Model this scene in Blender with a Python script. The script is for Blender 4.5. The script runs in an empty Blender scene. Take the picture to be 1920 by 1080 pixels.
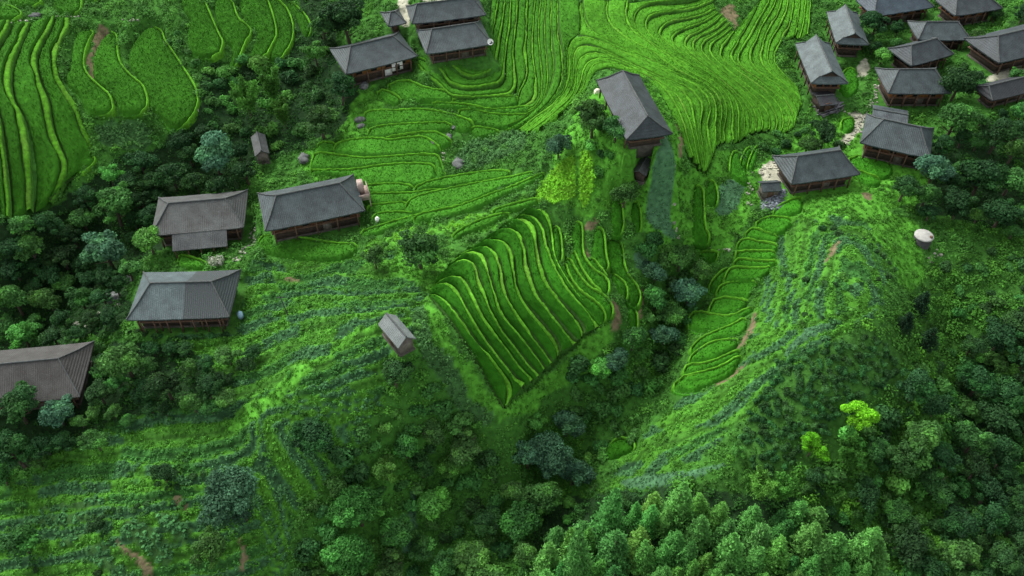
import bpy, math
import numpy as np
rng = np.random.default_rng(11)
S = bpy.context.scene
COL = S.collection

# ------------------------------------------------------------------ camera
FPX = 960 / math.tan(math.radians(30))
PITCH = math.radians(46)
CAM = np.array([0.0, 0.0, 95.0])
cp, sp = math.cos(PITCH), math.sin(PITCH)
cd = bpy.data.cameras.new('camera'); cam = bpy.data.objects.new('camera', cd); COL.objects.link(cam)
cam.location = CAM; cam.rotation_euler = (math.radians(90) - PITCH, 0, 0)
cd.sensor_width = 36; cd.lens = 18 / math.tan(math.radians(30)); cd.clip_end = 2000; cd.clip_start = 1
S.camera = cam

def rays(uv):
    uv = np.asarray(uv, float)
    a = (uv[..., 0] - 960) / FPX; b = (uv[..., 1] - 540) / FPX
    return np.stack([a, cp - b * sp, -sp - b * cp], -1)

def at_z(uv, z):
    d = rays(uv); t = (z - CAM[2]) / d[..., 2]
    return CAM + d * np.asarray(t)[..., None]

# ------------------------------------------------------------------ lie of the land: (map u, map v, height in metres)
CTRL = [
 (0,0,16),(200,0,14),(420,0,12.5),(0,300,8),(100,250,7),(250,150,8.5),(365,220,5.5),(130,380,1),(10,430,2),(350,0,14),(560,0,10),(480,60,9),
 (600,60,8),(480,180,4),(330,330,-1.5),(150,440,-5.5),(60,560,-8),
 (700,120,8),(850,85,10.5),(760,10,12),(1030,0,10),(1030,80,8.6),(1040,150,7.2),(960,270,4.3),(840,330,3.2),(900,0,12),(880,190,7),
 (700,250,5),(620,320,3.2),(700,350,3),(800,300,4),(580,410,2),(375,440,-0.5),(345,600,-1),(240,540,-2.5),
 (1190,210,15),(1100,70,12.8),(1110,0,13),(1180,60,12.4),(1250,40,11.5),(1300,60,10.6),(1380,100,8.3),(1390,0,9.8),(1220,270,13.2),
 (1250,200,12.5),(1300,250,10),(1350,200,8.6),(1420,200,6.3),(1480,200,4.8),(1500,260,3.4),(1400,270,3.6),(1300,330,6),(1330,440,1),(1500,60,6.8),
 (1060,330,8.5),(1100,260,12),(1010,390,6),(900,460,5.3),(806,550,6),(745,625,6.2),(560,720,3.2),(420,830,-2.5),(250,1000,-7),
 (1040,430,3.8),(1120,610,-0.8),(960,740,0),(1150,450,2.2),(1190,600,-2),(1240,330,8),(1250,430,2.5),
 (1330,480,-2.5),(1270,600,-8),(1230,700,-11),(1100,800,-13.5),(980,850,-14),(850,1000,-16),
 (860,680,3.2),(890,800,-7),(700,800,-1),(800,900,-11),(600,900,-5),(700,1050,-14),
 (600,560,2.5),(480,570,0.3),(560,640,2),(300,720,-3),(100,720,-4),(430,720,-0.5),(200,850,-6),(60,900,-9),(100,1050,-12),(350,1050,-9),
 (1480,400,3.3),(1600,460,7.5),(1640,560,7.5),(1560,700,4.5),(1450,850,-1.5),(1250,900,-6.5),(1300,1050,-9),(1500,1000,-6.5),(1650,900,-4),
 (1330,640,-3),(1400,600,0),(1300,740,-5),
 (1730,455,2.5),(1800,480,0.8),(1770,650,-5.5),(1850,900,-9),(1900,1050,-9),(1920,600,-1),(1920,450,2),(1850,330,4),(1920,250,7),
 (1530,350,4),(1680,290,4.5),(1700,180,5.6),(1600,170,4.9),(1550,170,5),(1590,80,6.2),(1740,110,6.6),(1900,110,8.2),(1800,0,9),(1600,0,7.4),
 (-200,0,20),(-200,500,-2),(-200,1100,-15),(960,-150,16),(500,-150,15.5),(1500,-150,12),(2120,0,12),(2120,500,3),(2120,1100,-10),
 (960,1230,-14),(300,1230,-16),(1600,1230,-11),(0,-150,20),(2100,-150,14)]
_c = np.array(CTRL, float)
_P = at_z(_c[:, :2], _c[:, 2])[:, :2] / 50.0
def _phi(r2): return 0.5 * r2 * np.log(r2 + 1e-9)
n = len(_P)
_A = _phi(((_P[:, None] - _P[None]) ** 2).sum(-1)) + np.eye(n) * 0.004
_B = np.c_[np.ones(n), _P]
_M = np.block([[_A, _B], [_B.T, np.zeros((3, 3))]])
_w = np.linalg.solve(_M, np.r_[_c[:, 2], 0, 0, 0])
GX0, GX1, GY0, GY1, GR = -170.0, 170.0, 20.0, 260.0, 0.5
_gx = np.arange(GX0, GX1 + .1, GR); _gy = np.arange(GY0, GY1 + .1, GR)
HG = np.zeros((len(_gy), len(_gx)))
for r, y in enumerate(_gy):
    q = np.c_[_gx, np.full_like(_gx, y)] / 50.0
    HG[r] = _phi(((q[:, None] - _P[None]) ** 2).sum(-1)) @ _w[:n] + _w[n] + q @ _w[n + 1:]
HG = np.clip(HG, -25, 24)
def bil(G, x, y):
    fx = np.clip((np.asarray(x) - GX0) / GR, 0, G.shape[1] - 1.001); fy = np.clip((np.asarray(y) - GY0) / GR, 0, G.shape[0] - 1.001)
    ix = fx.astype(int); iy = fy.astype(int); fx = fx - ix; fy = fy - iy
    return (G[iy, ix] * (1 - fx) + G[iy, ix + 1] * fx) * (1 - fy) + (G[iy + 1, ix] * (1 - fx) + G[iy + 1, ix + 1] * fx) * fy
def H(x, y): return bil(HG, x, y)
def ground(uv, dz=0.0):
    """point of the land (raised by dz) seen at map position uv"""
    uv = np.asarray(uv, float); z = np.zeros(uv.shape[:-1])
    for _ in range(40):
        p = at_z(uv, z); z = 0.45 * z + 0.55 * (H(p[..., 0], p[..., 1]) + dz)
    return at_z(uv, z)
def to_map(p):
    d = np.asarray(p, float) - CAM
    dep = d[..., 1] * cp - d[..., 2] * sp
    return np.stack([960 + FPX * d[..., 0] / dep, 540 - FPX * (d[..., 1] * sp + d[..., 2] * cp) / dep], -1)
def depth(p):
    d = np.asarray(p, float) - CAM
    return d[..., 1] * cp - d[..., 2] * sp

# smooth value noise
_ng = rng.random((256, 256))
def vnoise(x, y, s):
    x = np.asarray(x) / s; y = np.asarray(y) / s
    ix = np.floor(x).astype(int); iy = np.floor(y).astype(int); fx = x - ix; fy = y - iy
    fx = fx * fx * (3 - 2 * fx); fy = fy * fy * (3 - 2 * fy)
    g = lambda a, b: _ng[b % 256, a % 256]
    return (g(ix, iy) * (1 - fx) + g(ix + 1, iy) * fx) * (1 - fy) + (g(ix, iy + 1) * (1 - fx) + g(ix + 1, iy + 1) * fx) * fy
def fbm(x, y, s): return (vnoise(x, y, s) + .5 * vnoise(x + 37, y + 11, s / 2) + .25 * vnoise(x + 71, y + 5, s / 4)) / 1.75

def inside(poly, p):
    poly = np.asarray(poly, float); x = p[:, 0]; y = p[:, 1]
    r = np.zeros(len(p), bool)
    bb = (x >= poly[:, 0].min()) & (x <= poly[:, 0].max()) & (y >= poly[:, 1].min()) & (y <= poly[:, 1].max())
    k = np.where(bb)[0]
    if not len(k): return r
    xx, yy = x[k], y[k]; c = np.zeros(len(k), bool)
    j = len(poly) - 1
    for i in range(len(poly)):
        xi, yi = poly[i]; xj, yj = poly[j]
        if yi != yj: c ^= ((yi > yy) != (yj > yy)) & (xx < (xj - xi) * (yy - yi) / (yj - yi) + xi)
        j = i
    r[k] = c
    return r
def seg_dist(poly, p, closed=True):
    poly = np.asarray(poly, float); d = np.full(len(p), 1e9)
    m = len(poly)
    for i in range(m if closed else m - 1):
        a = poly[i]; b = poly[(i + 1) % m]; ab = b - a; L = ab @ ab + 1e-12
        t = np.clip(((p - a) @ ab) / L, 0, 1)
        d = np.minimum(d, np.hypot(*(p - a - t[:, None] * ab).T))
    return d
def chaikin(P, it=2, closed=False):
    P = np.asarray(P, float)
    for _ in range(it):
        if closed:
            Q = np.roll(P, -1, 0)
            P = np.stack([.75 * P + .25 * Q, .25 * P + .75 * Q], 1).reshape(-1, P.shape[1])
        else:
            a = .75 * P[:-1] + .25 * P[1:]; b = .25 * P[:-1] + .75 * P[1:]
            P = np.vstack([P[:1], np.stack([a, b], 1).reshape(-1, P.shape[1]), P[-1:]])
    return P
def resample(P, m):
    P = np.asarray(P, float); L = np.r_[0, np.cumsum(np.hypot(*np.diff(P[:, :2], axis=0).T))]
    t = np.linspace(0, L[-1], m)
    return np.stack([np.interp(t, L, P[:, k]) for k in range(P.shape[1])], 1)
def plen(P): return np.hypot(*np.diff(P[:, :2], axis=0).T).sum()
def ma(a, k):
    if k < 2: return a
    pad = np.r_[np.full(k, a[0]), a, np.full(k, a[-1])]
    return np.convolve(pad, np.ones(2 * k + 1) / (2 * k + 1), 'valid')

# ------------------------------------------------------------------ mesh making
class MB:
    def __init__(s): s.v = []; s.f = {3: [], 4: []}; s.c = []; s.n = 0
    def add(s, V, F, col=None):
        V = np.asarray(V, float).reshape(-1, 3); F = np.asarray(F, int)
        s.f[F.shape[1]].append(F + s.n); s.v.append(V); s.n += len(V)
        if col is None: col = (.5, .5, .5)
        col = np.asarray(col, float)
        s.c.append(np.broadcast_to(col, (len(V), 3)) if col.ndim == 1 else col)
    def grid(s, V, col=None, keep=None):
        V = np.asarray(V, float); a, b = V.shape[:2]
        I = np.arange(a * b).reshape(a, b)
        F = np.stack([I[:-1, :-1], I[:-1, 1:], I[1:, 1:], I[1:, :-1]], -1)
        if keep is not None: F = F[keep]
        s.add(V.reshape(-1, 3), F.reshape(-1, 4), None if col is None else (np.asarray(col).reshape(-1, 3) if np.ndim(col) == 3 else col))
    def box(s, c, d, rot=None, col=None):
        c = np.asarray(c, float); d = np.asarray(d, float) / 2
        V = np.array([[x, y, z] for z in (-1, 1) for y in (-1, 1) for x in (-1, 1)], float) * d
        if rot is not None: V = V @ np.asarray(rot).T
        s.add(V + c, [[0, 2, 3, 1], [4, 5, 7, 6], [0, 1, 5, 4], [2, 6, 7, 3], [0, 4, 6, 2], [1, 3, 7, 5]], col)
    def tube(s, P, R, m=7, col=None, cap=True):
        P = np.asarray(P, float); R = np.broadcast_to(np.asarray(R, float), (len(P),))
        T = np.gradient(P, axis=0); T /= np.linalg.norm(T, axis=1)[:, None] + 1e-9
        up = np.array([0, 0, 1.0]) if abs(T[0, 2]) < .9 else np.array([1.0, 0, 0])
        N = np.cross(T, up); N /= np.linalg.norm(N, axis=1)[:, None] + 1e-9; B = np.cross(T, N)
        a = np.linspace(0, 2 * np.pi, m, endpoint=False)
        V = P[:, None] + R[:, None, None] * (np.cos(a)[None, :, None] * N[:, None] + np.sin(a)[None, :, None] * B[:, None])
        I = np.arange(len(P) * m).reshape(len(P), m); J = np.roll(I, -1, 1)
        F = np.stack([I[:-1], J[:-1], J[1:], I[1:]], -1).reshape(-1, 4)
        s.add(V.reshape(-1, 3), F, col)
        if cap:
            for ring in (V[0][::-1], V[-1]):
                c0 = ring.mean(0); s.add(np.vstack([ring, c0]), [[i, (i + 1) % m, m] for i in range(m)], col)
    def build(s, name, mat, parent=None, smooth=False):
        V = np.vstack(s.v); me = bpy.data.meshes.new(name)
        fs = [np.vstack(s.f[k]) for k in (3, 4) if s.f[k]]
        loops = np.concatenate([f.ravel() for f in fs]); tot = np.concatenate([np.full(len(f), f.shape[1]) for f in fs])
        me.vertices.add(len(V)); me.vertices.foreach_set('co', V.astype(np.float32).ravel())
        me.loops.add(len(loops)); me.loops.foreach_set('vertex_index', loops.astype(np.int32))
        me.polygons.add(len(tot)); me.polygons.foreach_set('loop_start', np.r_[0, np.cumsum(tot)[:-1]].astype(np.int32))
        if smooth: me.polygons.foreach_set('use_smooth', np.ones(len(tot), bool))
        C = np.c_[np.vstack(s.c), np.ones(len(V))].astype(np.float32)
        at = me.attributes.new('col', 'FLOAT_COLOR', 'POINT'); at.data.foreach_set('color', C.ravel())
        me.update(calc_edges=True); me.validate()
        me.materials.append(mat)
        o = bpy.data.objects.new(name, me); COL.objects.link(o)
        if parent is not None: o.parent = parent
        return o
def tag(o, label=None, cat=None, group=None, kind=None):
    for k, v in (('label', label), ('category', cat), ('group', group), ('kind', kind)):
        if v: o[k] = v
    return o
def empty(name, loc, rz=0.0):
    o = bpy.data.objects.new(name, None); COL.objects.link(o); o.location = loc; o.rotation_euler = (0, 0, rz)
    o.empty_display_size = .3
    return o

# ------------------------------------------------------------------ materials
def mat(name, col=None, col2=None, scale=3.0, rough=.85, attr=False, bump=0.0, bscale=8.0, vary=.25, rand=0.0, spec=.25, wave=None, transl=0.0):
    m = bpy.data.materials.new(name); m.use_nodes = True; N = m.node_tree.nodes; L = m.node_tree.links
    b = N['Principled BSDF']; b.inputs['Roughness'].default_value = rough; b.inputs['Specular IOR Level'].default_value = spec
    tc = N.new('ShaderNodeTexCoord'); nz = N.new('ShaderNodeTexNoise'); nz.inputs['Scale'].default_value = scale; nz.inputs['Detail'].default_value = 5
    L.new(tc.outputs['Object'], nz.inputs['Vector'])
    cr = N.new('ShaderNodeMapRange'); cr.inputs['From Min'].default_value = .3; cr.inputs['From Max'].default_value = .7
    L.new(nz.outputs['Fac'], cr.inputs['Value'])
    if attr:
        at = N.new('ShaderNodeAttribute'); at.attribute_name = 'col'; base = at.outputs['Color']
        cr.inputs['To Min'].default_value = 1 - vary; cr.inputs['To Max'].default_value = 1 + vary
        mul = N.new('ShaderNodeVectorMath'); mul.operation = 'SCALE'
        L.new(base, mul.inputs[0]); L.new(cr.outputs['Result'], mul.inputs['Scale']); out = mul.outputs['Vector']
    else:
        mx = N.new('ShaderNodeMix'); mx.data_type = 'RGBA'
        mx.inputs['A'].default_value = (*col, 1); mx.inputs['B'].default_value = (*(col2 or tuple(c * .7 for c in col)), 1)
        L.new(cr.outputs['Result'], mx.inputs['Factor']); out = mx.outputs['Result']
    if rand:
        oi = N.new('ShaderNodeObjectInfo'); hs = N.new('ShaderNodeHueSaturation')
        m1 = N.new('ShaderNodeMapRange'); m1.inputs['To Min'].default_value = 1 - rand; m1.inputs['To Max'].default_value = 1 + rand
        L.new(oi.outputs['Random'], m1.inputs['Value']); L.new(m1.outputs['Result'], hs.inputs['Value'])
        m2 = N.new('ShaderNodeMath'); m2.operation = 'MULTIPLY'; m2.inputs[1].default_value = 7.31
        m3 = N.new('ShaderNodeMath'); m3.operation = 'FRACT'; m4 = N.new('ShaderNodeMapRange')
        m4.inputs['To Min'].default_value = .5 - rand * .045; m4.inputs['To Max'].default_value = .5 + rand * .045
        L.new(oi.outputs['Random'], m2.inputs[0]); L.new(m2.outputs[0], m3.inputs[0]); L.new(m3.outputs[0], m4.inputs['Value']); L.new(m4.outputs['Result'], hs.inputs['Hue'])
        L.new(out, hs.inputs['Color']); out = hs.outputs['Color']
    L.new(out, b.inputs['Base Color'])
    hsum = None
    if bump:
        n2 = N.new('ShaderNodeTexNoise'); n2.inputs['Scale'].default_value = bscale; n2.inputs['Detail'].default_value = 4
        L.new(tc.outputs['Object'], n2.inputs['Vector']); hsum = n2.outputs['Fac']
        if wave:
            wv = N.new('ShaderNodeTexWave'); wv.bands_direction = wave[0]; wv.inputs['Scale'].default_value = wave[1]; wv.inputs['Distortion'].default_value = .6
            L.new(tc.outputs['Object'], wv.inputs['Vector']); ad = N.new('ShaderNodeMath'); ad.operation = 'MULTIPLY_ADD'; ad.inputs[1].default_value = wave[2]
            L.new(wv.outputs['Fac'], ad.inputs[0]); L.new(n2.outputs['Fac'], ad.inputs[2]); hsum = ad.outputs[0]
        bp = N.new('ShaderNodeBump'); bp.inputs['Strength'].default_value = bump; bp.inputs['Distance'].default_value = .12
        L.new(hsum, bp.inputs['Height']); L.new(bp.outputs['Normal'], b.inputs['Normal'])
    if transl:
        tr = N.new('ShaderNodeBsdfTranslucent'); ms = N.new('ShaderNodeMixShader'); ms.inputs[0].default_value = transl
        L.new(out, tr.inputs['Color']); L.new(b.outputs['BSDF'], ms.inputs[1]); L.new(tr.outputs['BSDF'], ms.inputs[2])
        L.new(ms.outputs['Shader'], N['Material Output'].inputs['Surface'])
    return m
M = {}
M['ground'] = mat('ground', attr=True, scale=1.3, vary=.35, bump=.8, bscale=3.0, rough=1, spec=.08)
M['leafy'] = mat('leafy', attr=True, scale=.6, vary=.22, rough=.8, transl=.25, spec=.10)
M['rice'] = mat('rice', attr=True, scale=.9, vary=.2, bump=.9, bscale=9, rough=1, spec=.05)
M['bund'] = mat('bund_grass', attr=True, scale=2.2, vary=.3, bump=.8, bscale=6, rough=1, spec=.05)
SKY, SUN, EXPO = 0.16, 1.4, 1.25
# ------------------------------------------------------------------ survey of the fields, in map units
def sv(x0, y0, k):
    return lambda *p: np.array([(x0 + x / k, y0 + y / k) for x, y in p], float)
q1 = sv(0, 0, 3); q2 = sv(640, 0, 3); q3 = sv(1280, 0, 3); q4 = sv(0, 360, 3); q5 = sv(640, 360, 3); q6 = sv(1280, 360, 3); q7 = sv(0, 720, 3); q8 = sv(640, 720, 3); q9 = sv(1280, 720, 3)
a1 = sv(860, 0, 4); a2 = sv(1180, 0, 5.047); a3 = sv(1200, 190, 5.047); a4 = sv(560, 150, 4); a5 = sv(780, 380, 4.17); a6 = sv(1220, 360, 4); a7 = sv(0, 0, 4.8); a8 = sv(0, 200, 4.8)
t = sv(0, 0, 1)
def j(*a): return np.vstack(a)

# centre fan
FAN = [
 t((806,557),(826,580),(853,615),(873,648),(893,681),(917,721),(932,747),(944,766)),
 t((806,554),(820,553),(840,570),(853,583),(873,613),(893,643),(923,677),(953,718),(966,738),(961,752),(948,764)),
 t((806,544),(818,537),(838,532),(852,538),(863,555),(875,581),(888,604),(907,631),(927,660),(950,687),(977,718),(984,732)),
 t((808,541),(828,526),(852,519),(864,518),(874,529),(883,548),(895,574),(911,604),(933,634),(957,667),(980,697),(996,713),(999,722)),
 t((828,520),(837,508),(850,495),(864,489),(883,489),(893,502),(898,524),(908,553),(918,580),(931,606),(957,642),(980,669),(1000,696),(1011,711)),
 t((846,497),(864,480),(881,475),(900,474),(912,486),(915,509),(922,533),(930,562),(940,590),(967,622),(993,652),(1010,672),(1021,698)),
 t((862,480),(885,468),(903,463),(919,463),(931,478),(938,500),(944,529),(949,553),(959,580),(974,600),(1000,634),(1018,656),(1030,677),(1035,687)),
 t((882,467),(900,457),(914,450),(933,451),(953,459),(960,474),(963,495),(965,524),(970,548),(982,568),(1001,590),(1020,611),(1041,637),(1053,652),(1047,671)),
 t((912,456),(924,447),(936,433),(953,427),(967,434),(979,445),(984,469),(989,500),(996,524),(1002,546),(1014,566),(1032,587),(1051,611),(1068,631),(1081,646)),
 t((940,432),(950,423),(962,411),(977,408),(993,416),(1003,426),(1006,452),(1010,481),(1016,508),(1026,530),(1040,554),(1059,575),(1078,594),(1093,611),(1099,622),(1092,634)),
 t((962,414),(972,406),(984,400),(1001,406),(1013,418),(1020,435),(1026,462),(1034,487),(1047,515),(1064,542),(1083,563),(1102,582),(1117,599),(1123,615)),
 t((984,402),(991,397),(1010,388),(1022,391),(1029,404),(1034,428),(1038,459),(1041,483),(1054,510),(1071,537),(1090,559),(1108,579),(1122,597),(1127,612))]

# valley head terraces above the knoll
VAL = [
 j(a1((245,0),(235,150),(225,260),(200,400),(165,470),(110,490)), q2((745,375),(700,335))),
 j(a1((300,0),(280,150),(240,300),(215,420),(180,520),(100,525),(40,490),(0,455)), q2((660,360),(610,340))),
 j(a1((350,0),(345,90),(320,250),(300,380),(285,500),(240,560),(150,590),(60,600)), q2((690,440),(650,405),(600,355),(505,330))),
 j(a1((392,0),(390,200),(362,340),(346,480),(350,600),(300,660),(200,665),(100,680),(0,675)), q2((640,500),(590,470),(570,410),(500,352),(435,330))),
 j(a1((445,0),(440,150),(420,280),(410,400),(420,520),(440,610),(420,700),(395,735),(200,742),(0,752)), q2((620,560),(570,500),(450,420),(430,370)))]
VAL2 = [
 a1((445,0),(440,150),(420,280),(410,400),(420,520),(440,610),(430,690),(425,740)),
 a1((520,0),(515,250),(500,350),(515,450),(520,560),(490,650),(450,700),(440,790)),
 a1((578,0),(558,250),(560,450),(580,560),(590,650),(600,720),(560,790),(460,820)),
 a1((618,0),(602,200),(610,400),(630,520),(632,650),(622,730),(590,800),(500,850)),
 a1((655,0),(645,300),(668,460),(675,560),(670,640),(640,740),(600,800),(510,870)),
 a1((698,0),(698,300),(716,450),(715,560),(690,660),(650,740),(600,810),(490,900),(370,965)),
 a1((748,0),(744,200),(760,320),(790,430),(790,540),(770,640),(730,720),(670,790),(560,880),(440,960),(345,1000)),
 a1((925,0),(930,100),(945,180),(905,262),(835,305),(822,450),(828,600),(798,700),(700,800),(560,900),(440,990))]
# contour lines that wrap the knoll, inner ones first
KNOLL = [
 j(a1((930,720),(990,620),(1000,560),(1050,510),(1110,500),(1200,515),(1290,550)), a2((160,740),(255,830),(335,940),(395,1070)), a3((300,60),(370,230),(420,400),(465,540))),
 j(a1((740,900),(890,740),(955,610),(970,505),(1050,465),(1130,470),(1250,500),(1400,570)), a2((190,735),(300,810),(385,900),(437,1000),(480,1075)), a3((355,90),(405,200),(452,360),(500,570))),
 j(a1((600,1000),(760,860),(885,720),(918,600),(935,500),(965,450),(1040,430),(1150,450),(1300,510),(1450,595)), a2((235,752),(335,800),(435,880),(490,970),(540,1075)), a3((415,60),(465,190),(502,340),(540,520),(548,650))),
 j(a1((520,1020),(700,870),(850,740),(875,640),(885,470),(912,410),(980,385),(1080,400),(1250,465),(1430,550),(1545,612)), a2((345,775),(460,830),(545,910),(592,1000),(610,1075)), a3((465,50),(510,160),(535,300),(575,540),(585,670))),
 j(a1((490,1000),(620,890),(740,800),(838,700),(862,600),(858,450),(865,360),(900,325),(970,330),(1100,385),(1300,475),(1500,570)), a2((330,742),(440,790),(560,840),(645,910),(690,1000),(710,1075)), a3((540,50),(560,200),(575,350),(620,560),(625,690))),
 j(a1((450,985),(560,900),(700,800),(800,700),(830,600),(825,450),(832,310),(870,280),(950,272),(1050,292),(1200,372),(1400,462)), a2((260,645),(400,720),(520,770),(630,815),(715,880),(765,980),(780,1075)), a3((610,60),(630,200),(650,360),(690,520)))]
LONG = [
 j(a1((905,268),(960,272),(1050,292),(1200,372),(1400,462)), a2((260,645),(400,720),(520,770),(630,815),(715,880),(765,980),(780,1075)), a3((610,60),(630,200),(650,360),(690,520))),
 j(a1((930,0),(935,100),(960,190),(1010,240),(1120,310),(1300,395),(1480,470)), a2((390,680),(520,745),(640,790),(745,850),(805,930),(835,1075)), a3((665,60),(705,200),(722,430))),
 j(a1((1125,0),(1112,100),(1140,170),(1200,250),(1350,345),(1550,450)), a2((400,650),(560,725),(700,785),(810,860),(870,980),(895,1075)), a3((725,60),(742,250),(765,400))),
 j(a1((1270,10),(1255,100),(1278,210),(1340,270),(1450,350),(1620,455)), a2((470,640),(640,730),(780,800),(890,910),(945,1075)), a3((775,60),(785,220),(800,400))),
 j(a2((660,0),(500,48),(300,38),(150,52),(62,110),(32,190),(62,290),(170,390),(330,490),(520,612),(700,715),(860,820),(950,930),(990,1075)), a3((860,60),(870,250),(880,400))),
 j(a2((800,20),(680,80),(500,125),(350,130),(220,152),(152,200),(152,280),(222,370),(352,475),(550,597),(740,712),(910,840),(1010,950),(1045,1075)), a3((930,60),(935,200),(930,390))),
 j(a2((815,90),(720,160),(560,192),(400,222),(290,272),(282,330),(332,410),(470,512),(650,635),(825,760),(985,890),(1075,1000),(1100,1075)), a3((985,60),(990,200),(985,350))),
 j(a2((835,130),(760,200),(600,270),(450,312),(392,370),(412,425),(520,505),(700,635),(890,780),(1040,910),(1130,1020),(1155,1075)), a3((1045,60),(1050,180),(1040,320))),
 j(a2((880,150),(800,240),(680,310),(560,362),(512,410),(532,470),(640,572),(800,692),(970,830),(1110,950),(1190,1040),(1205,1075)), a3((1105,60),(1110,180),(1095,300))),
 j(a2((920,200),(830,290),(700,342),(612,392),(592,450),(622,512),(760,625),(930,760),(1090,880),(1210,990),(1250,1075)), a3((1165,60),(1175,170),(1150,290))),
 j(a2((950,240),(860,320),(740,382),(682,432),(672,500),(742,572),(900,702),(1070,830),(1210,940),(1290,1030),(1305,1075)), a3((1235,60),(1255,160),(1220,290))),
 j(a2((965,280),(900,350),(802,392),(762,442),(772,530),(832,602),(980,715),(1140,840),(1280,935),(1360,1020),(1375,1075)), a3((1305,60),(1320,150),(1280,300))),
 j(a2((985,320),(930,400),(882,452),(852,522),(882,602),(960,645),(1080,725),(1240,830),(1365,930),(1425,1010),(1437,1075)), a3((1365,60),(1380,150),(1330,320)))]
EASTS = [
 LONG[-1],
 j(a2((1240,0),(1185,120),(1140,210),(1095,290),(1042,380),(1002,462),(950,562),(990,622),(1080,672),(1205,760),(1350,868),(1455,970),(1490,1075)), a3((1430,60),(1440,140),(1390,300))),
 j(a2((1330,0),(1290,110),(1215,200),(1192,282),(1132,382),(1082,452),(1022,552),(1015,605),(1120,685),(1270,782),(1415,880),(1510,980),(1540,1075)), a3((1480,60),(1490,150),(1450,260))),
 a2((1390,0),(1350,120),(1290,200),(1240,280),(1212,382),(1152,500),(1132,562),(1162,645),(1260,722),(1400,805),(1515,900),(1580,1000),(1595,1070)),
 a2((1450,0),(1420,130),(1350,240),(1300,310),(1272,422),(1242,552),(1262,650),(1370,732),(1480,805),(1580,900),(1632,1000)),
 a2((1510,0),(1485,130),(1430,260),(1350,360),(1312,482),(1302,582),(1332,652),(1420,722),(1530,802),(1610,890)),
 a2((1560,0),(1538,200),(1480,332),(1392,470),(1362,592),(1402,662),(1490,742),(1590,830))]
EAST2 = [
 a2((1560,0),(1538,200),(1490,330),(1440,400)),
 a2((1618,0),(1600,200),(1572,350)),
 a2((1672,0),(1655,220),(1612,385)),
 a2((1715,0),(1705,200),(1690,330))]
# western terraces
WEST = [
 j(a7((-200,200),(-230,500),(-230,900)), a8((-170,0),(-120,200),(-60,500),(-30,800),(0,1000))),
 j(a7((105,215),(75,320),(0,400),(-80,600),(-80,850),(-20,1010)), a8((0,90),(20,200),(42,400),(72,600),(92,800),(100,1030))),
 j(a7((270,215),(222,340),(152,500),(102,640),(96,760),(112,880),(162,970)), a8((155,0),(212,90),(252,230),(272,400),(287,600),(297,750),(300,960))),
 j(a7((490,158),(462,280),(372,410),(322,530),(342,650),(382,790),(440,890)), a8((455,0),(482,200),(532,350),(602,480),(632,580),(622,690),(572,780),(470,890))),
 j(a7((632,178),(630,260),(560,360),(532,460),(500,560),(532,680),(562,780),(652,880)), a8((705,0),(732,150),(792,230),(832,350),(850,450)))]
WEST2 = [
 j(a7((860,228),(790,330),(760,430),(746,560),(772,650),(832,730),(930,830),(1010,910)), a8((1035,0),(1045,60),(1042,125)))]
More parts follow.
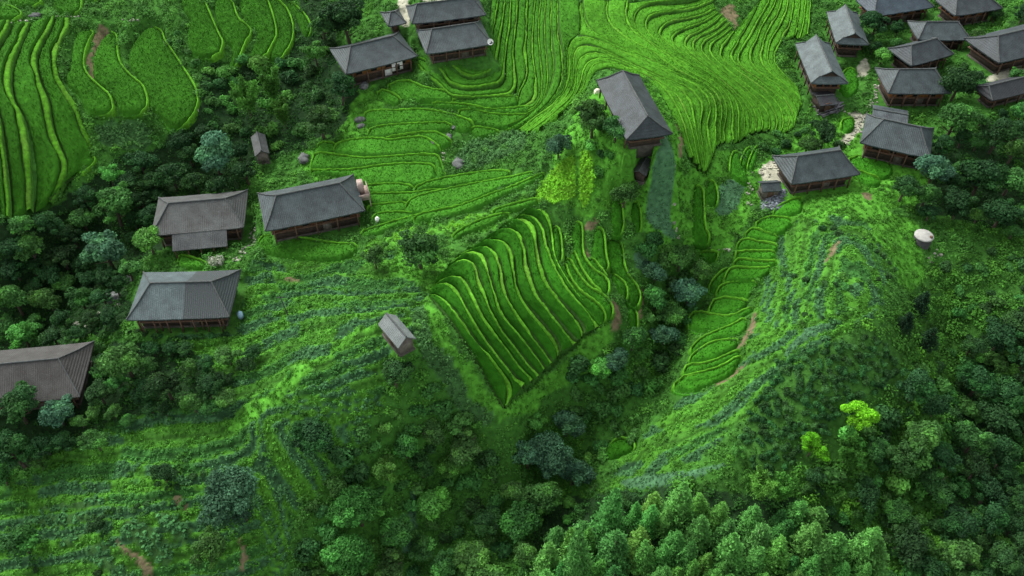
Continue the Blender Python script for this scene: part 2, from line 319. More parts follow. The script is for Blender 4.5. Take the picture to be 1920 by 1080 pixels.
# fields of their own outline: (outline, rice colour class)
FIELDS = [
 # western slope
 ('w', a7((690,250),(830,240),(775,340),(745,430),(730,560),(755,650),(815,735),(915,835),(1000,915),(1030,1040),(1035,1075),(840,1085),(800,1010),(740,880),(640,800),(590,700),(640,620),(645,450),(660,330))),
 ('w', a7((960,250),(1015,265),(1032,330),(1032,450),(1062,560),(1122,650),(1202,735),(1285,805),(1310,870),(1335,960),(1330,1060),(1150,1085),(1110,1060),(1040,900),(900,770),(845,700),(835,520),(870,370))),
 ('w', j(a7((1250,250),(1320,195),(1380,195),(1432,235),(1452,320),(1532,440),(1622,590),(1702,720),(1762,830),(1780,960)), a8((1778,20),(1750,130),(1690,215),(1570,285),(1520,190),(1430,120)), a7((1340,1000),(1330,900),(1300,790),(1210,640),(1155,560),(1160,400)))),
 ('w', a8((660,500),(740,470),(850,460),(840,510),(770,590),(705,620))),
 ('w', a7((480,20),(520,-40),(720,-40),(725,100),(690,130),(580,130),(500,95))),
 ('w', a7((-40,60),(60,65),(150,100),(195,150),(140,180),(30,170),(-40,160))),
 ('w', a7((40,-20),(330,-30),(370,30),(330,55),(240,65),(140,45))),
 ('w', a7((780,-30),(870,-30),(860,20),(800,25))),
 ('w', q1((1008,-30),(1130,-30),(1190,120),(1235,230),(1255,262),(1235,350),(1100,340),(1062,250),(1062,170),(1078,110),(1035,50))),
 ('w', q1((1190,-30),(1290,-30),(1330,110),(1395,160),(1412,195),(1370,270),(1335,400),(1312,405),(1325,290),(1265,235),(1225,120))),
 ('w', q1((1340,-30),(1490,-30),(1530,90),(1555,210),(1535,260),(1495,350),(1412,362),(1435,270),(1455,180),(1395,125),(1355,60))),
 ('w', q1((1505,-30),(1590,10),(1640,120),(1645,230),(1615,300),(1575,365),(1518,352),(1555,250),(1570,190),(1540,80))),
 ('w', q1((1612,0),(1680,50),(1738,130),(1748,205),(1715,215),(1678,120),(1630,50))),
 # paddies between the houses
 ('m', a4((640,70),(800,0),(880,40),(980,80),(1090,90),(1150,140),(1148,172),(1000,160),(850,170),(780,145))),
 ('m', a4((590,110),(640,82),(765,150),(740,190),(690,188))),
 ('m', a4((505,255),(600,242),(740,240),(900,222),(1000,232),(1120,262),(1240,302),(1310,342),(1285,380),(1250,398),(1185,395),(1150,335),(1100,318),(900,326),(700,340),(560,360),(520,368),(500,310))),
 ('m', a4((555,374),(700,350),(900,338),(1080,328),(1142,352),(1160,385),(1090,378),(1000,393),(860,400),(720,425),(640,442),(520,428))),
 ('m', a4((650,452),(850,412),(1000,400),(1080,425),(1155,490),(1080,518),(1005,462),(940,418),(850,420),(700,448))),
 ('m', a4((298,490),(440,455),(620,445),(665,465),(780,445),(940,428),(1000,475),(1055,522),(1035,556),(900,556),(700,566),(520,580),(400,566),(265,556))),
 ('m', a4((150,482),(285,485),(255,556),(150,548))),
 ('m', a4((132,562),(260,574),(400,594),(520,600),(720,580),(1000,566),(1048,585),(1078,700),(1105,738),(1052,742),(1035,660),(1000,626),(720,625),(500,654),(380,676),(95,678),(112,620))),
 ('m', a4((0,705),(380,694),(500,670),(720,640),(980,637),(1020,668),(1018,760),(880,796),(820,786),(700,775),(470,795),(430,740))),
 ('m', a4((470,812),(700,790),(860,805),(828,848),(600,852),(480,868))),
 ('m', a4((480,884),(600,866),(840,866),(1000,836),(1140,834),(1040,856),(870,902),(820,916),(600,940),(520,942))),
 ('m', a4((520,962),(650,945),(830,928),(795,988),(720,1000),(540,1015))),
 ('m', a4((803,992),(852,915),(1000,875),(1200,826),(1400,776),(1600,726),(1756,668),(1775,682),(1650,748),(1500,808),(1400,866),(1200,956),(1000,1006),(900,1018))),
 ('m', a4((872,832),(1000,775),(1200,735),(1400,695),(1560,675),(1585,692),(1550,716),(1400,752),(1150,806),(1000,822),(900,842))),
 ('m', a4((550,1034),(700,1004),(855,1010),(895,1028),(820,1072),(600,1080))),
 ('m', a4((850,1072),(950,1026),(1150,986),(1300,938),(1450,868),(1600,806),(1750,726),(1845,675),(1830,704),(1700,782),(1500,882),(1300,984),(1000,1064))),
 ('m', a4((1190,238),(1270,224),(1350,240),(1450,270),(1715,264),(1690,300),(1600,358),(1500,382),(1330,342),(1250,300))),
 ('m', a4((1292,385),(1330,358),(1525,396),(1440,420),(1360,448),(1310,408))),
 ('m', a4((1162,155),(1300,144),(1600,140),(1636,153),(1640,200),(1440,232),(1380,206),(1290,182),(1155,172))),
 ('m', a4((1000,174),(1150,184),(1290,200),(1420,240),(1560,236),(1735,210),(1720,252),(1450,258),(1350,228),(1200,212),(1030,196))),
 ('m', q4((1462,272),(1560,258),(1700,272),(1900,298),(2005,293),(1995,340),(1900,368),(1750,384),(1600,368),(1475,348))),
 ('m', a5((-450,260),(-250,190),(-50,130),(150,65),(250,40),(230,62),(50,125),(-150,190),(-350,270))),
 ('m', q4((1010,372),(1060,374),(1165,408),(1175,430),(1015,435))),
 ('m', a5((290,270),(420,190),(560,130),(720,90),(720,105),(600,160),(430,230),(310,285))),
 ('m', a5((600,80),(760,30),(880,-10),(960,-20),(930,15),(760,70),(640,100))),
 # narrow beds right of the fan
 ('c', a5((1072,205),(1090,192),(1110,212),(1125,300),(1133,460),(1102,452),(1085,400))),
 ('c', a5((1137,474),(1163,474),(1180,545),(1230,645),(1300,725),(1390,795),(1440,855),(1472,930),(1442,956),(1410,888),(1360,828),(1280,748),(1210,658),(1152,560))),
 ('c', a5((1168,442),(1200,438),(1250,545),(1320,645),(1390,704),(1468,748),(1518,832),(1527,900),(1490,922),(1430,836),(1390,776),(1300,706),(1238,630),(1188,530))),
 ('c', a5((1213,402),(1233,388),(1263,474),(1318,584),(1386,674),(1455,736),(1390,688),(1327,626),(1262,538))),
 ('c', a5((1233,152),(1260,138),(1292,152),(1288,390),(1328,482),(1398,562),(1490,624),(1496,718),(1468,728),(1402,666),(1334,578),(1280,470),(1260,400),(1234,380))),
 ('c', a5((1342,470),(1380,444),(1438,532),(1490,603),(1402,548))),
 ('c', a5((1382,418),(1392,300),(1402,212),(1440,194),(1462,232),(1472,440),(1496,518),(1468,536),(1422,488))),
 ('c', a5((1490,290),(1512,264),(1560,269),(1606,302),(1616,500),(1656,602),(1716,682),(1740,770),(1718,836),(1662,788),(1644,660),(1594,590),(1514,528),(1480,440))),
 ('c', a5((1514,544),(1588,602),(1636,662),(1641,748),(1622,752),(1582,680))),
 ('c', a5((1652,800),(1716,850),(1716,1000),(1690,1080))),
 ('c', a5((1532,-60),(1600,-60),(1613,265),(1532,255))),
 ('c', a5((1692,-20),(1740,-20),(1748,250),(1702,248))),
 # eastern ladder of paddies
 ('e', a6((922,170),(980,112),(1080,62),(1130,48),(1135,130),(1080,170),(940,180))),
 ('e', a6((783,264),(850,218),(940,194),(1078,208),(1000,290),(940,318),(880,312))),
 ('e', a6((704,349),(770,279),(880,324),(948,328),(948,373),(830,377))),
 ('e', a6((642,450),(690,364),(830,389),(948,389),(958,428),(850,431),(700,456))),
 ('e', a6((642,472),(900,439),(956,447),(880,508),(642,518))),
 ('e', a6((622,572),(652,529),(860,524),(938,505),(944,520),(838,556),(700,567))),
 ('e', a6((553,706),(582,622),(622,589),(838,569),(926,535),(828,646),(640,686))),
 ('e', a6((493,798),(532,722),(640,694),(826,655),(758,738),(738,781),(600,796))),
 ('e', a6((434,926),(492,809),(738,794),(718,837),(600,896),(480,936))),
 ('e', a6((283,1000),(330,934),(480,949),(620,924),(740,844),(786,834),(718,888),(600,986),(480,1046),(300,1060))),
 ('e', q6((32,938),(100,852),(200,792),(290,743),(358,693),(367,740),(320,788),(180,828),(90,898))),
 ('e', q6((34,976),(90,912),(190,843),(317,813),(308,848),(200,918),(60,976))),
 ('e', q6((24,1008),(110,993),(220,933),(328,863),(328,888),(200,968),(100,1026),(3,1056))),
 ('e', q6((-20,1100),(0,1078),(100,1038),(220,983),(338,893),(318,938),(200,1038),(60,1088))),
 ('e', t((1258,738),(1285,717),(1340,702),(1383,672),(1378,690),(1330,720),(1290,741))),
 ('e', a6((440,742),(480,662),(560,582),(596,574),(548,640),(528,700),(478,768))),
 # head of the stream
 ('c', a6((330,-70),(388,-60),(390,100),(388,280),(428,398),(388,412),(313,388),(328,290))),
 ('c', a6((424,-60),(455,-95),(486,-30),(490,88),(468,112),(416,108))),
 ('c', a6((362,457),(498,448),(488,500),(440,538),(382,510))),
 ('e', a3((868,560),(890,492),(928,484),(940,580),(998,700),(1018,780),(980,816),(902,738),(862,690))),
 ('e', a3((962,580),(1002,484),(1056,444),(1010,560),(998,638),(962,618))),
 ('e', a3((1023,640),(1062,522),(1108,434),(1118,480),(1078,600),(1050,668))),
 # gardens of the hamlet
 ('e', q3((935,893),(1100,898),(1178,942),(1176,980),(1120,1012),(1010,970),(950,950))),
 ('e', q3((870,505),(910,405),(958,385),(987,450),(976,530),(920,556))),
 ('e', q3((895,690),(938,672),(966,682),(956,740),(902,748))),
 ('e', q3((965,965),(1010,980),(1115,1020),(1100,1050),(1020,1045))),
 ('c', q8((1485,418),(1493,370),(1543,324),(1590,309),(1636,332),(1645,358),(1590,386),(1520,428)))]
RICE = {'f': (.020, .100, .006), 'v': (.039, .150, .012), 'k': (.052, .186, .013), 'w': (.026, .106, .008), 'm': (.036, .145, .012), 'c': (.021, .102, .006), 'e': (.030, .142, .009)}  # patch tones also hold how bright the light falls on each slope
BUND = (.074, .235, .016)

# ------------------------------------------------------------------ ground zones
ZONES = [  # later ones lie over earlier ones
 ('forest', t((560,-60),(620,-40),(625,80),(640,150),(690,190),(670,240),(600,260),(575,290),(480,300),(460,360),(290,370),(285,440),(330,480),(250,500),(240,600),(170,640),(-100,650),(-100,430),(130,380),(180,310),(330,265),(370,230),(380,120),(440,130),(560,100))),
 ('forest', t((-100,640),(180,640),(260,640),(430,680),(420,760),(240,770),(90,870),(-100,920))),
 ('dark', t((1640,620),(1760,500),(1920,420),(2050,420),(2050,1180),(1000,1180),(1000,960),(1180,900),(1400,900),(1480,680))),
 ('tea', t((1375,800),(1465,650),(1640,615),(1710,690),(1620,775),(1550,825),(1500,880),(1410,910))),
 ('forest', t((990,960),(1180,910),(1420,920),(1560,960),(1670,1040),(1670,1200),(990,1200))),
 ('forest', t((1790,640),(2050,560),(2050,1200),(1800,1200),(1770,900))),  # near-black ground here puts the shade between shrubs into the colour
 ('forest', t((1690,300),(1780,250),(2050,200),(2050,440),(1800,420),(1700,390))),
 ('wild', t((1200,430),(1290,480),(1330,560),(1270,660),(1240,730),(1100,800),(1040,840),(960,960),(900,900),(980,780),(1090,660),(1200,640),(1210,540))),
 ('strips', t((440,500),(560,490),(700,475),(820,470),(800,550),(830,600),(780,640),(720,700),(700,800),(640,860),(560,960),(500,1180),(-60,1180),(-60,980),(100,860),(250,770),(400,760),(430,700),(330,640),(250,620),(450,590))),
 ('corn', t((770,580),(800,570),(860,650),(900,720),(935,790),(880,800),(830,720),(780,650))),  # bean and shrub leaves here, drawn with the corn clumps
 ('stripsR', t((1440,430),(1540,390),(1650,420),(1670,520),(1640,600),(1540,640),(1460,720),(1400,790),(1310,850),(1180,960),(1130,880),(1260,760),(1390,680),(1420,560))),
 ('grass', t((1480,385),(1560,365),(1660,390),(1740,440),(1740,520),(1690,560),(1670,470),(1620,410),(1540,395),(1470,430))),
 ('grass', t((1440,280),(1640,180),(1660,320),(1720,300),(1760,330),(1700,400),(1600,380),(1500,375),(1440,390),(1400,380))),
 ('grass', t((780,400),(850,520),(806,556),(700,480),(1010,390),(960,405),(900,450))),
 ('grass', t((1010,330),(1120,160),(1260,150),(1290,330),(1270,440),(1230,470),(1180,400),(1060,400))),
 ('grass', t((1270,330),(1400,260),(1420,400),(1340,500),(1270,440))),
 ('grass', t((670,180),(720,170),(700,260),(680,330),(560,340),(570,290),(640,260))),
 ('grass', t((1128,606),(1165,640),(1065,722),(962,795),(925,795),(940,765),(1000,725),(1050,675))),
 ('grass', t((795,550),(815,560),(870,670),(945,785),(915,780),(850,690),(785,585))),
 ('paving', t((1592,205),(1628,214),(1612,252),(1585,276),(1572,264),(1600,235))),
 ('yellow', t((1000,368),(1030,322),(1070,288),(1080,300),(1080,368),(1055,378),(1012,378))),
 ('yellow', t((1088,284),(1105,280),(1115,320),(1110,370),(1088,392),(1087,330))),
 ('grass', t((425,800),(470,750),(540,705),(600,660),(650,630),(705,612),(708,622),(655,642),(612,672),(560,712),(500,765),(440,812))),
 ('yellowmix', t((660,478),(720,450),(800,432),(880,408),(950,383),(1000,362),(1008,378),(940,400),(860,430),(760,458),(690,480))),
 ('corn', t((845,300),(880,265),(930,252),(985,252),(988,275),(950,295),(900,312),(870,320))),
 ('blue', t((1238,262),(1258,262),(1262,300),(1258,360),(1255,410),(1272,448),(1250,442),(1212,420),(1212,385),(1226,335),(1232,290))),
 ('blue', t((1345,350),(1372,330),(1390,345),(1388,390),(1350,410),(1335,385))),
 ('blue', t((1355,365),(1395,330),(1400,350),(1372,395))),
 ('blue', t((1028,0),(1036,0),(1030,60),(1040,130),(1030,132),(1020,75))),
 ('blue', q8((395,580),(430,590),(425,960),(350,960),(345,880),(380,700))),
 ('corn', q1((545,700),(840,690),(860,830),(700,850),(540,800))),
 ('blue', a5((1690,400),(1740,380),(1830,470),(1810,560),(1740,520))),
 ('blue', q6((580,880),(640,830),(700,760),(840,720),(780,790),(650,870),(580,950))),
 ('blue', q9((1540-1920,530),(100,480),(300,430),(0,560),(-300,600))),
 ('cabbage', q7((680,780),(780,745),(900,830),(980,920),(960,1030),(890,1020),(800,920),(690,850))),
 ('cabbage', q7((850,720),(950,720),(1080,800),(1080,850),(1030,900),(940,830))),
 ('cabbage', q7((440,920),(600,880),(650,930),(500,960))),
 ('cabbage', q7((430,970),(600,970),(700,1020),(760,1090),(650,1085),(560,1010))),
 ('cabbage', q7((320,880),(450,830),(470,860),(340,930))),
 ('cabbage', q7((90,760),(500,715),(480,790),(200,800))),
 ('cabbage', q7((180,690),(420,660),(600,640),(560,690),(300,715))),
 ('soil', q7((640,870),(690,890),(760,950),(840,1030),(860,1085),(800,1085),(760,1000),(690,930))),
 ('soil', q7((960,640),(1010,630),(1060,700),(1050,740),(1000,700))),
 ('soil', q7((1320,860),(1355,870),(1390,980),(1370,1060),(1345,1050),(1350,960))),
 ('soil', a5((1335,120),(1400,120),(1440,140),(1390,210),(1340,200))),
 ('soil', a5((1310,260),(1350,260),(1330,340),(1355,420),(1320,440),(1290,360))),
 ('soil', a5((1500,755),(1555,765),(1610,880),(1590,1010),(1510,1020),(1540,920))),
 ('soil', a5((1730,640),(1790,680),(1800,800),(1760,1000),(1735,1080),(1735,850))),
 ('soil', a3((325,190),(370,180),(400,330),(425,540),(395,560),(375,420))),
 ('soil', q6((850,275),(890,280),(860,350),(805,410),(810,340))),
 ('soil', q6((980,0),(1055,0),(1050,60),(1010,50))),
 ('soil', q6((380,690),(420,640),(400,760),(330,880),(325,810),(375,740))),
 ('soil', q6((320,960),(390,960),(200,1085),(120,1085),(250,1030))),
 ('soil', q4((1600,485),(1640,478),(1680,490),(1660,505),(1600,505))),
 ('soil', a7((880,220),(980,205),(900,330),(835,400),(820,560),(850,720),(800,660),(780,560),(790,420),(820,330))),
 ('soil', a2((860,90),(960,20),(1010,120),(1000,240),(1040,200),(1000,300),(960,220),(900,140))),
 ('soil', a2((1380,330),(1450,230),(1460,330),(1390,390),(1330,400))),
 ('paving', t((743,-40),(768,-40),(770,45),(757,48),(748,30))),
 ('paving', t((765,-40),(905,-40),(890,-2),(765,8))),
 ('paving', t((1425,312),(1450,300),(1468,300),(1476,345),(1440,345),(1425,340))),
 ('paving', t((1855,145),(1930,120),(1930,135),(1870,155),(1835,160))),
 ('paving', q3((980,370),(1040,330),(1060,400),(1010,440),(985,420))),
]
ZCOL = {'wild': (.034, .115, .016), 'forest': (.012, .032, .010), 'tea': (.030, .095, .015), 'dark': (.026, .085, .013), 'grass': (.060, .21, .020), 'strips': (.035, .11, .016), 'stripsR': (.030, .09, .016),
        'corn': (.04, .11, .03), 'yellow': (.10, .26, .015), 'yellowmix': (.06, .2, .02), 'blue': (.048, .12, .055), 'cabbage': (.03, .08, .02), 'soil': (.12, .10, .055), 'paving': (.28, .28, .21)}
ZN = list(ZCOL)
# ------------------------------------------------------------------ houses: outline of the eaves in map units (front-left, front-right, back-right, back-left)
HOUSES = [
 dict(n='farmhouse', c=((245,600),(437,596),(446,506),(262,512)), wh=4.6, rise=2.5, roof='patchgrey', wall='darkwood', label='farmhouse with a half pale, half dark grey hipped roof above a tall dark timber front', porch=1),
 dict(n='farmhouse', c=((288,441),(461,428),(462,356),(292,373)), wh=5.0, rise=2.4, roof='brown', wall='darkwood', label='farmhouse with a brownish tiled roof and a lean-to roof along its lower side', lean=1),
 dict(n='farmhouse', c=((493,434),(681,398),(667,326),(487,364)), wh=5.2, rise=2.6, roof='grey', wall='redwood', label='long grey-roofed farmhouse with a pale pink balcony at its right end', balcony=1),
 dict(n='farmhouse', c=((-52,765),(152,745),(176,641),(-48,662)), wh=4.6, rise=2.7, roof='rust', wall='darkwood', label='rust-brown roofed house cut off by the left edge of the photo'),
 dict(n='farmhouse', c=((637,143),(773,108),(758,58),(629,89)), wh=5.0, rise=2.3, roof='grey', wall='orangewood', label='grey-roofed house with an orange timber wall and a white-framed doorway', door=1),
 dict(n='farmhouse', c=((792,103),(918,84),(907,38),(787,56)), wh=4.0, rise=2.2, roof='grey', wall='darkwood', label='grey-roofed house with a small white dish at its corner, above the horseshoe terraces', hip=.5),
 dict(n='farmhouse', c=((768,48),(908,27),(901,-2),(765,10)), wh=4.0, rise=2.0, roof='grey', wall='palewood', label='grey-roofed house with pale plank walls at the top edge, behind another grey roof', hip=.5),
 dict(n='cottage', c=((724,51),(757,44),(753,17),(717,23)), wh=3.4, rise=1.2, roof='grey', wall='darkwood', label='little grey-roofed cottage squeezed between dark trees and the pale yard', hip=.5),
 dict(n='farmhouse', c=((1120,157),(1181,275),(1254,240),(1197,138)), wh=4.0, rise=2.5, roof='darkgrey', wall='darkwood', label='large dark grey-roofed house alone on the knoll among the curving terraces', hip=.5),
 dict(n='shed', c=((1203,293),(1182,320),(1213,332),(1224,303)), wh=2.2, rise=.6, roof='dullbrown', wall='darkwood', gable=1, label='small dull brown-roofed shed below the house on the knoll'),
 dict(n='shed', c=((709,611),(746,650),(781,638),(742,588)), wh=2.6, rise=1.3, roof='hutgrey', wall='palewood', gable=1, label='small pale grey gabled shed alone on the green spur'),
 dict(n='shed', c=((470,257),(478,293),(505,287),(497,252)), wh=2.6, rise=.8, roof='dullbrown', wall='palewood', gable=1, label='narrow weathered shed hidden among the trees of the left gully'),
 dict(n='farmhouse', c=((1550,26),(1569,84),(1628,82),(1608,24)), wh=5.0, rise=2.0, roof='palegrey', wall='darkwood', xie=1, label='rear one of the two pale grey-roofed houses turned end-on beside the terraces'),
 dict(n='farmhouse', c=((1492,86),(1523,161),(1588,153),(1555,80)), wh=5.0, rise=2.2, roof='palegrey', wall='orangewood', xie=1, label='pale grey-roofed house with an orange wall under its gable, right at the terrace edge'),
 dict(n='farmhouse', c=((1658,176),(1777,175),(1762,128),(1647,128)), wh=5.0, rise=2.3, roof='grey', wall='orangewood', label='grey-roofed house with a mossy white streak down its hip, above a stone path'),
 dict(n='farmhouse', c=((1613,270),(1743,296),(1752,243),(1623,213)), wh=5.0, rise=2.5, roof='grey', wall='redwood', label='tilted grey-roofed house with a broad front slope below a slab-tiled annex'),
 dict(n='farmhouse', c=((1475,346),(1602,330),(1583,273),(1455,293)), wh=4.6, rise=2.4, roof='grey', wall='redwood', label='grey-roofed house with red-brown walls beside the pale courtyard'),
 dict(n='farmhouse', c=((1692,128),(1783,105),(1747,68),(1680,88)), wh=4.6, rise=2.0, roof='darkgrey', wall='darkwood', label='dark grey-roofed house in the middle of the hamlet between dense trees'),
 dict(n='farmhouse', c=((1712,72),(1817,78),(1803,38),(1710,43)), wh=4.4, rise=1.8, roof='grey', wall='darkwood', label='grey-roofed house half hidden by tree crowns in the upper hamlet'),
 dict(n='farmhouse', c=((1630,34),(1740,14),(1724,-18),(1612,-4)), wh=4.6, rise=2.0, roof='blue', wall='orangewood', label='slate-blue roofed house with an orange wall cut by the top edge'),
 dict(n='farmhouse', c=((1783,36),(1867,14),(1850,-12),(1760,-6)), wh=4.6, rise=1.9, roof='darkgrey', wall='orangewood', label='dark roofed house at the top edge, right of the slate-blue roof'),
 dict(n='farmhouse', c=((1853,124),(1965,96),(1945,40),(1827,68)), wh=4.6, rise=2.4, roof='darkgrey', wall='darkwood', label='big dark grey-roofed house at the right edge above the pale yard'),
 dict(n='farmhouse', c=((1850,190),(1965,166),(1945,130),(1834,162)), wh=3.6, rise=1.4, roof='black', wall='darkwood', label='low nearly black-roofed building at the right edge below the pale yard', hip=.3),
 dict(n='shed', c=((1633,222),(1700,233),(1704,208),(1638,196)), wh=2.4, rise=.5, roof='slab', wall='darkwood', gable=1, label='flat slab-tiled annex wedged between two larger grey roofs'),
 dict(n='shed', c=((1426,360),(1463,358),(1461,337),(1424,340)), wh=2.4, rise=.7, roof='grey', wall='palewood', gable=1, label='small grey-roofed shed at the corner of the pale courtyard'),
 dict(n='shed', c=((1530,200),(1560,196),(1566,170),(1528,172)), wh=2.2, rise=.6, roof='black', wall='darkwood', gable=1, label='dark lean-to shed under the orange-walled house at the terrace edge'),
]
for h in HOUSES:
    h['wh'] = h['wh'] * .66 if h['wh'] > 3.2 else h['wh'] * .85
    c = np.array(h['c'], float); g = ground(c.mean(0), h['wh']); zg = g[2] - h['wh']
    P = at_z(c, zg + h['wh']); ctr = P.mean(0)
    ax = (P[1] - P[0] + P[2] - P[3]) / 2; ay = (P[3] - P[0] + P[2] - P[1]) / 2
    h['a'] = np.hypot(ax[0], ax[1]) / 2; yaw = math.atan2(ax[1], ax[0]); perp = np.array([-math.sin(yaw), math.cos(yaw)])
    h['b'] = abs(ay[:2] @ perp) / 2; h['yaw'] = yaw; h['ctr'] = ctr[:2]; h['z'] = zg
def in_rect(h, x, y, grow=0.0):
    dx = x - h['ctr'][0]; dy = y - h['ctr'][1]; c, s = math.cos(h['yaw']), math.sin(h['yaw'])
    lx = dx * c + dy * s; ly = -dx * s + dy * c
    return np.maximum(np.abs(lx) - h['a'] - grow, np.abs(ly) - h['b'] - grow)

# ------------------------------------------------------------------ terrain sheet
DX = 0.33
tx = np.arange(-165, 165.01, DX); ty = np.arange(28, 225, DX)
TX, TY = np.meshgrid(tx, ty); TZ = H(TX, TY)
flat = np.c_[TX.ravel(), TY.ravel()]
mp = to_map(np.c_[flat, TZ.ravel()])
near = (mp[:, 0] > -500) & (mp[:, 0] < 2420) & (mp[:, 1] > -300) & (mp[:, 1] < 1500)
zone = np.zeros(len(flat), int)
kk = np.where(near)[0]
jit = np.c_[(fbm(flat[kk, 0], flat[kk, 1], 2.5) - .5) * 26, (fbm(flat[kk, 0] + 91, flat[kk, 1] + 17, 2.5) - .5) * 20]
hard = {'blue', 'cabbage', 'paving', 'corn', 'yellow'}
for zn, poly in ZONES:
    q = mp[kk] + jit * (.35 if zn in hard else .8 if zn == 'soil' else 1.6)
    zone[kk[inside(chaikin(poly, 1, True), q)]] = ZN.index(zn)
Z = TZ.ravel().copy()
block = np.zeros(len(flat), bool)
# houses stand on levelled plots
for h in HOUSES:
    sh_ = h['n'] == 'shed'; d = in_rect(h, flat[:, 0], flat[:, 1], -.1 if sh_ else .3)
    w = np.clip(1 - d / (.6 if sh_ else 2.0), 0, 1); Z = Z * (1 - w) + h['z'] * w
    block |= d < 0.0
Zbase = Z.copy()

def zt_at(x, y):
    fx = np.clip((np.asarray(x) - tx[0]) / DX, 0, len(tx) - 1.001); fy = np.clip((np.asarray(y) - ty[0]) / DX, 0, len(ty) - 1.001)
    ix = fx.astype(int); iy = fy.astype(int); fx = fx - ix; fy = fy - iy; G = Z.reshape(TX.shape)
    return (G[iy, ix] * (1 - fx) + G[iy, ix + 1] * fx) * (1 - fy) + (G[iy + 1, ix] * (1 - fx) + G[iy + 1, ix + 1] * fx) * fy
def attr_at(A, x, y):
    ix = np.clip(np.rint((np.asarray(x) - tx[0]) / DX).astype(int), 0, len(tx) - 1); iy = np.clip(np.rint((np.asarray(y) - ty[0]) / DX).astype(int), 0, len(ty) - 1)
    return A.reshape(TX.shape)[iy, ix]

# ------------------------------------------------------------------ terraces between surveyed lines
def match(P, Q, n=90):
    P = resample(P, n); Q = resample(Q, n)
    D = np.hypot(P[:, None, 0] - Q[None, :, 0], P[:, None, 1] - Q[None, :, 1])
    C = np.full((n, n), 1e9); B = np.zeros((n, n), int)
    C[0] = np.cumsum(D[0]); C[:, 0] = np.cumsum(D[:, 0]); B[0] = 1; B[:, 0] = 2
    Cl = C.tolist(); Dl = D.tolist()
    for i in range(1, n):
        r0 = Cl[i - 1]; r1 = Cl[i]; d = Dl[i]
        for k in range(1, n):
            m = r0[k - 1] - .25 * d[k]; b = 0
            if r1[k - 1] < m: m = r1[k - 1]; b = 1
            if r0[k] < m: m = r0[k]; b = 2
            r1[k] = m + d[k]; B[i, k] = b
    i = k = n - 1; pth = [(i, k)]
    while i or k:
        b = B[i, k] if i and k else (1 if k else 2)
        if b == 0: i -= 1; k -= 1
        elif b == 1: k -= 1
        else: i -= 1
        pth.append((i, k))
    pth = np.array(pth[::-1], float)
    u = ma(pth[:, 0], 4) / (n - 1); v = ma(pth[:, 1], 4) / (n - 1)
    u = np.clip((u - u[0]) / (u[-1] - u[0]), 0, 1); v = np.clip((v - v[0]) / (v[-1] - v[0]), 0, 1)
    s = np.linspace(0, 1, n); f = lambda L, w: np.stack([np.interp(w, s, L[:, c]) for c in (0, 1)], 1)
    p, q = f(P, u), f(Q, v)
    mid = (p + q) / 2; L = np.r_[0, np.cumsum(np.hypot(*np.diff(mid, axis=0).T))]
    N = max(12, int(L[-1] / .33)); tt = np.linspace(0, L[-1], N)
    return np.stack([np.interp(tt, L, p[:, c]) for c in (0, 1)], 1), np.stack([np.interp(tt, L, q[:, c]) for c in (0, 1)], 1)

